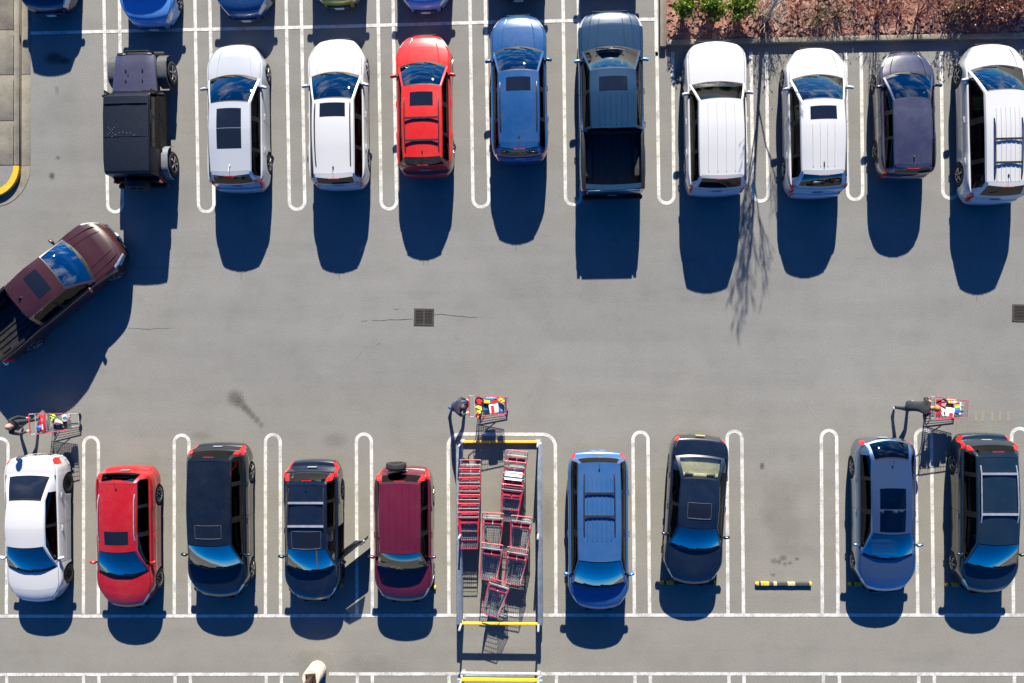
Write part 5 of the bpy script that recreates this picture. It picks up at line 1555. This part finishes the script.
ip = car('slate blue crew cab pickup with an empty dark bed', 'pickup truck', 609.6, (12.5, 47, 68.5, 128, 131.5, 195.5), 1.95, 2.06, SLATE, kind='pickup', bedmat=simple('bed_liner_black', (.03, .03, .032), .6, 0, 0, .3, 9), group=gU, wsmat=WINDCLEAR, sun_px=[(77, 91, .62)], wroof=.68, bowR=.02, bed_r=-2.72, mirrormat=SKYB, bumpermat=BLACKTRIM, wheel_r=.40, creases=[.45, .72], ribs_px=(6, .62, 95, 124), fin=False, hood_gap=.10, crown=.07, dx=.12, rear_belt=1.36, beltz=1.19, hood_z=1.12, nose_z=.98)
car('big boxy white SUV with a plain roof beside the planting bed corner', 'SUV', 720.2, (42, 82, 98.5, 176, 188, 195.5), 1.86, 1.92, WHITE, group=gU, wsmat=WINDDIM, wroof=.70, wroof_r=.70, cf=.30, lf=.5, cr=.16, lip=.10, beltz=1.12, nose_z=.95, wheel_r=.38, ribs_px=(4, .6, 103, 170), cabin=CAB_GREY, spoiler=.06, bowF=.10, fin=False, crown=.04, dx=.05)
car('white crossover with beige seats and a small sunroof, right of the boxy white SUV', 'car', 821.8, (46.5, 75.5, 99, 171, 187, 197.5), 1.67, 1.90, WHITE, group=gU, wsmat=WINDCLEAR, sun_px=[(106.5, 119.5, .60)], cabin=CAB_BEIGE, dashmat=CAB_BEIGE, tail='pillar', tail_top=.05, lip=.13, creases=[.7], spoiler=.10, ribs_px=(4, .5, 124, 165), rcrown=.07, dx=.07)
car('small dusky purple grey hatchback with red upright tail lamps', 'car', 912.0, (50.5, 73, 98.5, 165, 173, 179.5), 1.44, 1.70, DUSK, group=gU, wsmat=WINDCLEAR, tail='pillar', tail_top=.35, lip=.08, cf=.5, lf=.8, creases=[.66], wroof=.66, spoiler=.08, wheel_r=.31, rim=RIMM, rcrown=.06, dx=.06)
car('large white SUV with a black ladder shaped roof rack at the right edge', 'SUV', 1006.0, (42.5, 66, 90, 182, 196, 203.5), 1.74, 1.88, WHITE, group=gU, wsmat=WINDCLEAR, wroof=.66, rails_px=(118, 178, .66, SATINBLACK), bars_px=(139, 162), cf=.42, lip=.10, ribs_px=(6, .55, 108, 180), spoiler=.12, wheel_r=.37, creases=[.7], rcrown=.075, fin='rod', dx=.08)
# ---- the row beyond: only the noses reach into the picture, pointing south
gN = 'vehicles nose to nose with the upper row'
def beyond(label, xr, ybot, H, W_, pm, kind='suv', **kw):
    l5 = [ybot, ybot-30, ybot-56, ybot-128, ybot-140, ybot-150]
    car(label, 'car', xr, tuple(l5), H, W_, pm, kind=kind, facing='down', tilt=.016, group=gN, **kw)
beyond('dark blue car with bright bumper edge, nose at the top left beside the sidewalk', 26.0, 12.0, 1.78, 1.85, NAVYB, nose_z=.76, cf=.35)
beyond('light blue saloon nosing in above the black off-roader', 136.5, 25.5, 1.50, 1.84, SKYB, kind='sedan', nose_z=.66, cf=.42)
beyond('navy blue car nosing in above the pale silver crossover', 234.0, 16.5, 1.40, 1.82, BLUE, kind='sedan', cf=.5, nose_z=.66)
beyond('olive lime car nosing in above the white crossover with black rails', 330.0, 4.5, 1.50, 1.78, LIMEP, cf=.45)
beyond('pale blue saloon nosing in above the bright red wagon', 419.5, 8.0, 1.48, 1.80, CLOUD, kind='sedan', cf=.48)
beyond('dark car barely showing its bumper above the royal blue crossover', 516.0, -3.5, 1.60, 1.84, DUSK, cf=.45)
beyond('car out of sight but for its shadow above the slate pickup', 612.0, -16.0, 1.62, 1.85, BLACK, cf=.4)

# ---- lower row, noses to the south
gL = 'vehicles parked in the lower row'
car('white saloon at the lower left with dark glass and a black shopper behind it', 'car', 21.5, (603.5, 571, 547.5, 501, 474, 454.5), 1.44, 1.87, WHITE, kind='sedan', facing='down', group=gL, wroof=.68, rim=RIMD, spokes=10, cf=.5, rearmat=SUNGLASS, nwin=2, bowF=.20, beltz=.90, wheel_r=.335, fin=False, sidemat=SIDEGLASS, dx=.05)
car('red hatchback with short silver roof rails and a sunroof, second from the lower left', 'car', 113.2, (608.5, 575.5, 552, 482.5, 472.5, 465.8), 1.52, 1.90, RED2, facing='down', group=gL, sun_px=[(531, 544, .62)], rails_px=(495, 541, .94, SILVERRAIL), rim=RIMM, spokes=10, cf=.56, lf=1.0, lip=.12, wroof=.66, spoiler=.04, beltz=.95, wheel_r=.345, rcrown=.06, bowF=.20, fin='rod', dx=.08, noseb=.36)
car('large black people carrier with a flush sunroof and one red tail lamp showing', 'minivan', 207.5, (598.5, 568, 545.5, 460, 450.5, 442.9), 1.76, 1.98, BLACK, facing='down', group=gL, rim=RIMM, spokes=5, tail='pillar', tail_top=.35, lip=.10, sun_px=[(525, 538, .60)], cf=.5, wroof=.71, wheel_r=.36, spoiler=.06, fin=False, ribs_px=(2, .72, 462, 520), bowF=.20, sunframe=True, noseb=.36)
door_car = car('black wagon with its driver door wide open and crossbars on the roof', 'car', 304.8, (602, 570.5, 549, 484, 473, 459.7), 1.64, 1.80, NAVYP, facing='down', group=gL, tail='pillar', tail_top=.7, lip=.22, sun_px=[(531, 548, .74)], rails_px=(489, 532, .90, SATINBLACK), bars_px=(503, 526), barmat=SILVERRAIL, rim=RIMD, spokes=5, cf=.5, spoiler=.08, rearmat=CLEARREAR, cabin=CAB_BEIGE, bowF=.22, fin='rod', sunframe=True, dx=.03, noseb=.34)
cr_v = car('maroon compact SUV with a spare wheel on its tailgate', 'SUV', 397.2, (603, 569.5, 553.5, 483, 474.5, 466.7), 1.68, 1.86, PLUM, facing='down', group=gL, tail='pillar', tail_top=.75, lip=.12, ribs_px=(6, .80, 487, 548), cf=.42, wroof=.68, wroof_r=.69, lowmat=CAB_GREY, cabin=CAB_GREY, fin=False, bowF=.16, spoiler=.03, dx=.06, wsmat=WINDCLEAR)
car('steel blue people carrier with crossbars, right of the cart return', 'minivan', 599.8, (611, 586.5, 561.5, 463, 458, 450.5), 1.74, 1.93, STEEL, facing='down', group=gL, rails_px=(475, 536, .72, SATINBLACK), bars_px=(493.5, 516), ribs_px=(6, .55, 478, 540), cf=.46, tail='wrap', lampR=.16, caplamp=True, lip=.10, wroof=.68, wheel_r=.35, fin='rod', bowF=.16, noseb=.32)
car('black saloon parked askew, cream seats behind its rear glass', 'car', 699.3, (586.5, 549.5, 528, 479.5, 456, 435), 1.45, 1.83, NAVYP, kind='sedan', facing='down', tilt=-.055, group=gL, sun_px=[(503, 518, .60)], rearmat=CLEARREAR, cabin=CAB_BEIGE, plate=PLATEY, wroof=.66, cf=.46, lampR=.12, caplamp=True, nwin=2, fin=False, bowF=.20, plate_z=.78, sunframe=True, noseb=.34)
car('silver saloon with a two pane glass roof, below the shopper leaning on a cart', 'car', 894.5, (593.5, 559, 534, 461, 443, 437.8), 1.46, 1.84, SILVB, kind='sedan', facing='down', group=gL, sun_px=[(489.5, 509, .64), (510, 531, .64)], sunmat=CLEARREAR, cabin=CAB_GREY, wroof=.66, cf=.48, lampR=.14, bowR=.16, bowF=.20, fin='rod', rbulge=.06, noseb=.34, dx=-.03)
car('dark teal wagon with silver crossbars at the lower right corner', 'car', 997.2, (594.5, 568, 544.5, 456, 445, 433.2), 1.66, 1.80, TEAL, facing='down', group=gL, rails_px=(466, 523, .86, SILVERRAIL), bars_px=(474, 514), tail='pillar', tail_top=.45, lip=.20, cf=.48, spoiler=.10, wroof=.70, rim=RIMM, fin=False, bowF=.18, dx=.09, noseb=.34)
# the open driver's door swings about its hinge
dd = door_car['doors'][(-1, 0)]
dd.rotation_euler = (0, 0, R(-52)); dd['label'] = 'driver door standing wide open'
# spare wheel on the maroon car's tailgate
I = cr_v; tm, rmm = wheel_meshes(.33, .21, 5, RIMD)
sw = link('spare_wheel', tm, I['root'], (.20, I['yR']-.08, .98), (0, 0, -PI/2)); link('rim', rmm, sw)

# ---- the maroon pickup turning out of the lane
L_ = 5.55; hd = R(39.5)
front = at(114.5, 236, .75); dirv = Vector((math.cos(hd), math.sin(hd), 0)); c0 = front-dirv*(L_/2)
BEDL = simple('ribbed_bed_liner', (.022, .022, .024), .5, .4, 0, .2, 5)
make_vehicle(dict(kind='pickup', L=L_, W=1.95, H=1.86, cowl=1.46, rf=.74, rr=-.78, gb=-.90, paint=MAROON, belt=1.12, hood_z=1.10, rear_belt=1.18, nose_z=.88, gc=.34, wheel_r=.39, cf=.34, lf=.65, cr=.04, lr=.2,
    tail_z=.7, wroof=.68, bowR=.02, bed_r=-L_/2+.08, sunroof=[(.42, -.08, .62)], creases=[.5, .75], bedmat=BEDL, steer=R(-12), fin=True, fin_y=-.55, crown=.07, bowF=.18), (c0.x, c0.y, 0), hd-PI/2,
    'dark maroon crew cab pickup driving out across the lane at an angle', 'pickup truck', 'moving_pickup')

# ---- the black off-roader: flat panels, separate wings, square hard top
def offroader(xr, rows, label):
    H, W_ = 1.84, 1.97; hw = W_/2
    yf, yr = at(xr, rows[0], .8).y, at(xr, rows[1], .8).y
    cy = (yf+yr)/2; Lh = (yf-yr)/2; x = at(xr, (rows[0]+rows[1])/2, H).x
    t = thing('parked_offroader', label, 'off-road car', (x, cy, 0), .015, gU)
    HOOD = paint('paint_faded_navy', (.050, .048, .085), .3, .34, .04)
    JB = simple('offroader_black', (.012, .013, .016), .5, 0, 0, .3, 6, .2)
    TOP = simple('hard_top_black', (.006, .009, .016), .42, 0, 0, .25, 26, .35); FL = simple('flare_grey', (.045, .048, .054), .6, 0, 0, .2, 12); FL2 = simple('flare_light', (.13, .14, .16), .5, 0, 0, .15, 12)
    yw1, yw2 = Lh-.62, -Lh+.86; wr = .40
    yc = Lh-1.42                                    # foot of the windshield
    # tub
    m = MB()
    zz = 1.10
    prof = [(.70, .42), (.765, .50), (.775, .95), (.755, zz), (.70, zz+.015)]
    st = [-Lh+.18, -Lh+.20, yw2-.48, yw2-.40, yw2+.40, yw2+.48, -.1, yc-.1, yc+.05]
    for a, b_ in zip(st, st[1:]):
        cut = yw2-.42 < (a+b_)/2 < yw2+.42
        for s in (-1, 1):
            for (p0, p1) in zip(prof, prof[1:]):
                if cut and p1[1] < 1: continue
                m.quad((s*p0[0], a, p0[1]), (s*p0[0], b_, p0[1]), (s*p1[0], b_, p1[1]), (s*p1[0], a, p1[1]))
    m.quad((-.70, st[0], .42), (.70, st[0], .42), (.70, st[0], zz+.015), (-.70, st[0], zz+.015))
    m.box((0, yc+.03, .86), (1.5, .05, .5))
    m.build('body', JB, t)
    # hood, tapering
    m = MB(); n = 8; rowsq = []
    for k in range(n+1):
        f = k/n; y = yc+.02+(Lh-.20-yc-.02)*f; w2 = .75-.10*f; z = 1.15-.03*f-.05*f**4
        rowsq.append([(-w2, y, z-.10), (-w2, y, z-.025), (-w2+.03, y, z), (-w2*.5, y, z+.018), (0, y, z+.024), (w2*.5, y, z+.018), (w2-.03, y, z), (w2, y, z-.025), (w2, y, z-.10)])
    for A, B in zip(rowsq, rowsq[1:]):
        for k in range(8): m.quad(A[k], B[k], B[k+1], A[k+1])
    m.build('hood', HOOD, t)
    m = MB(); m.box((0, Lh-.19, .86), (1.14, .06, .46), None, 0, .02)
    for k in range(7): m.box((-.36+.12*k, Lh-.157, .90), (.06, .02, .30), None, 1)
    m.build('grille', [BLACK, UNDER], t)
    m = MB()
    for yy in (yc+.35, yc+.7):
        for s in (-1, 1): m.box((s*.28, yy, 1.175), (.05, .09, .02), None, 0, .005)
    m.box((-.2, yc+.55, 1.178), (.03, .03, .02)); m.build('hood_fitting', BLACKTRIM, t)
    for s in (-1, 1):
        m = MB(); m.lathe([(.085, 0), (.095, .02), (.06, .05), (.001, .055)], 14, 'y', (s*.42, Lh-.16, .93)); m.build('headlight', LAMPCLEAR, t)
        for yw, mt, z1 in ((yw1, FL, .96), (yw2, FL2 if s > 0 else FL, .97)):       # wings: flat topped arches
            m = MB(); A = []
            for k in range(9):
                th = PI*(.04+.92*k/8); A.append((yw+.56*math.cos(th), min(z1, .44+.62*math.sin(th))))
            xi, xo = (.66, hw) if yw == yw1 else (.74, hw)
            for (a, b_) in zip(A, A[1:]):
                m.quad((s*xi, a[0], a[1]), (s*xo, a[0], a[1]), (s*xo, b_[0], b_[1]), (s*xi, b_[0], b_[1]))
                m.quad((s*xo, a[0], a[1]), (s*xo, b_[0], b_[1]), (s*(xo-.01), b_[0], b_[1]-.07), (s*(xo-.01), a[0], a[1]-.07))
            m.build('wing', mt, t, 50)
        for yw in (yw1, yw2):
            tm, rmm = wheel_meshes(wr, .26, 5, RIMM); wq = link('wheel', tm, t, (s*(hw-.13), yw, wr), (random.uniform(0, 6), 0, 0 if s > 0 else PI)); link('rim', rmm, wq)
        # doors with windows
        for a, b_, nm in ((yc-.05, yc-.92, 0), (yc-.95, yw2+.30, 1)):
            m = MB()
            for (p0, p1) in (((.772, .52), (.783, .95)), ((.783, .95), (.765, 1.10))): m.quad((s*p0[0], a, p0[1]), (s*p0[0], b_, p0[1]), (s*p1[0], b_, p1[1]), (s*p1[0], a, p1[1]))
            # frame of the window
            xo, xi = .79, .765; zt = 1.66
            for y0, y1 in ((a, a-.05), (b_+.05, b_)): m.quad((s*xo, y0, 1.10), (s*xo, y1, 1.10), (s*xi, y1, zt), (s*xi, y0, zt))
            d = m.build('door', JB, t)
            g_ = MB(); q = [(s*xo, a-.05, 1.10), (s*xo, b_+.05, 1.10), (s*xi, b_+.05, zt), (s*xi, a-.05, zt)]; 
            surf_build('side_window', [q], SIDEGLASS, d)
            h = MB(); h.box((s*.80, b_+.16, 1.00), (.03, .16, .03), None, 0, .008); h.build('door_handle', BLACKTRIM, d)
            if nm == 0:
                h = MB(); h.box((s*.93, yc-.14, 1.22), (.20, .09, .16), None, 0, .03); h.bar((s*.78, yc-.14, 1.15), (s*.88, yc-.14, 1.2), .04); h.build('mirror', BLACKTRIM, d)
    # windshield frame
    yt = yc-.30; ztop = 1.68
    m = MB()
    for s in (-1, 1): m.bar((s*.70, yc, 1.12), (s*.66, yt, ztop), .07, .06)
    m.bar((-.68, yt, ztop), (.68, yt, ztop), .07, .07); m.bar((-.70, yc, 1.14), (.70, yc, 1.14), .07, .06); m.build('windshield_frame', BLACKTRIM, t)
    surf_build('windshield', [[(-.66, yc-.01, 1.17), (.66, yc-.01, 1.17), (.62, yt+.02, ztop-.04), (-.62, yt+.02, ztop-.04)]], WINDSHIELD, t, ref=(0, -Lh, .3))
    # hard top
    m = MB(); y0, y1 = yt+.03, -Lh+.30; wt = .70
    ring = lambda y, zt, w2: [(-w2-.02, y, 1.12), (-w2-.0, y, zt-.12), (-w2+.03, y, zt-.03), (-w2*.6, y, zt), (0, y, zt+.012), (w2*.6, y, zt), (w2-.03, y, zt-.03), (w2+.0, y, zt-.12), (w2+.02, y, 1.12)]
    sts = [(y0, 1.76, .75), (y0-.04, 1.80, .76), (y0-.6, 1.83, .77), (yw2+.30, 1.84, .77), (yw2-.1, 1.84, .77), (y1+.08, 1.81, .76), (y1, 1.74, .75)]
    rg = [ring(*s_) for s_ in sts]
    for i, (A, B) in enumerate(zip(rg, rg[1:])):
        for k in range(8):
            if k in (0, 7) and i < 3: continue
            m.quad(A[k], B[k], B[k+1], A[k+1])
    A = rg[-1]; m.face([m.vert(p_) for p_ in A])
    for yy in (y0-.28, yw2+.62):
        pts = [(x_*.70, yy, 1.838-.035*abs(x_)**6) for x_ in (-1, -.6, 0, .6, 1)]; m.tube(pts, .022, 6)
    r2 = random.Random(3)
    for k in range(7): m.box((-.42+.12*k, -.62-.05*abs(k-3)+r2.uniform(-.03, .03), 1.852), (.035, .035, .012), Matrix.Rotation(r2.random(), 3, 'Z'), 1)
    for k in range(5): m.box((-.55+.05*k, -.50-.055*k, 1.848), (.03, .03, .012), None, 1); m.box((-.35-.05*k, -.50-.055*k, 1.848), (.03, .03, .012), None, 1)
    m.build('hard_top', [TOP, simple('stud_grey', (.05, .055, .07), .6)], t, 35)
    # bumpers, spare wheel, cabin
    m = MB(); m.box((0, Lh-.06, .62), (1.62, .18, .16), None, 0, .04); m.tube([(-.45, Lh-.02, .70), (-.40, Lh-.02, .92), (.40, Lh-.02, .92), (.45, Lh-.02, .70)], .03, 8); m.build('front_bumper', BLACKTRIM, t)
    m = MB(); m.box((0, -Lh+.10, .56), (1.66, .16, .18), None, 0, .04); m.build('rear_bumper', BLACKTRIM, t)
    tm, rmm = wheel_meshes(.39, .25, 5, RIMD); wq = link('spare_wheel', tm, t, (-.02, -Lh+.06, .98), (0, 0, -PI/2)); link('rim', rmm, wq)
    for s in (-1, 1):
        m = MB(); m.box((s*.72, -Lh+.15, .98), (.13, .06, .20), None, 0, .015); m.build('taillight', LAMPRED, t)
        m = MB(); m.box((s*.70, -.1, .44), (.12, 1.5, .06), None, 0, .02); m.build('side_step', BLACKTRIM, t)
    m = MB(); m.box((0, 0, .55), (1.1, 2*Lh-.6, .22)); m.box((0, -.5, .72), (1.35, 2.2, .05)); m.box((0, yw1, .75), (1.0, .9, .3)); m.build('underbody', UNDER, t)
    for s in (-1, 1): link('seat', seat_mesh(CAB_DARK, .5, False), t, (s*.38, yc-.85, .74))
    m = MB(); m.box((0, yc-.12, 1.02), (1.34, .25, .2), None, 0, .04); m.build('dashboard', CAB_DARK, t)
offroader(124.8, (52, 188), 'black square off-roader with a hard top and a faded navy hood')
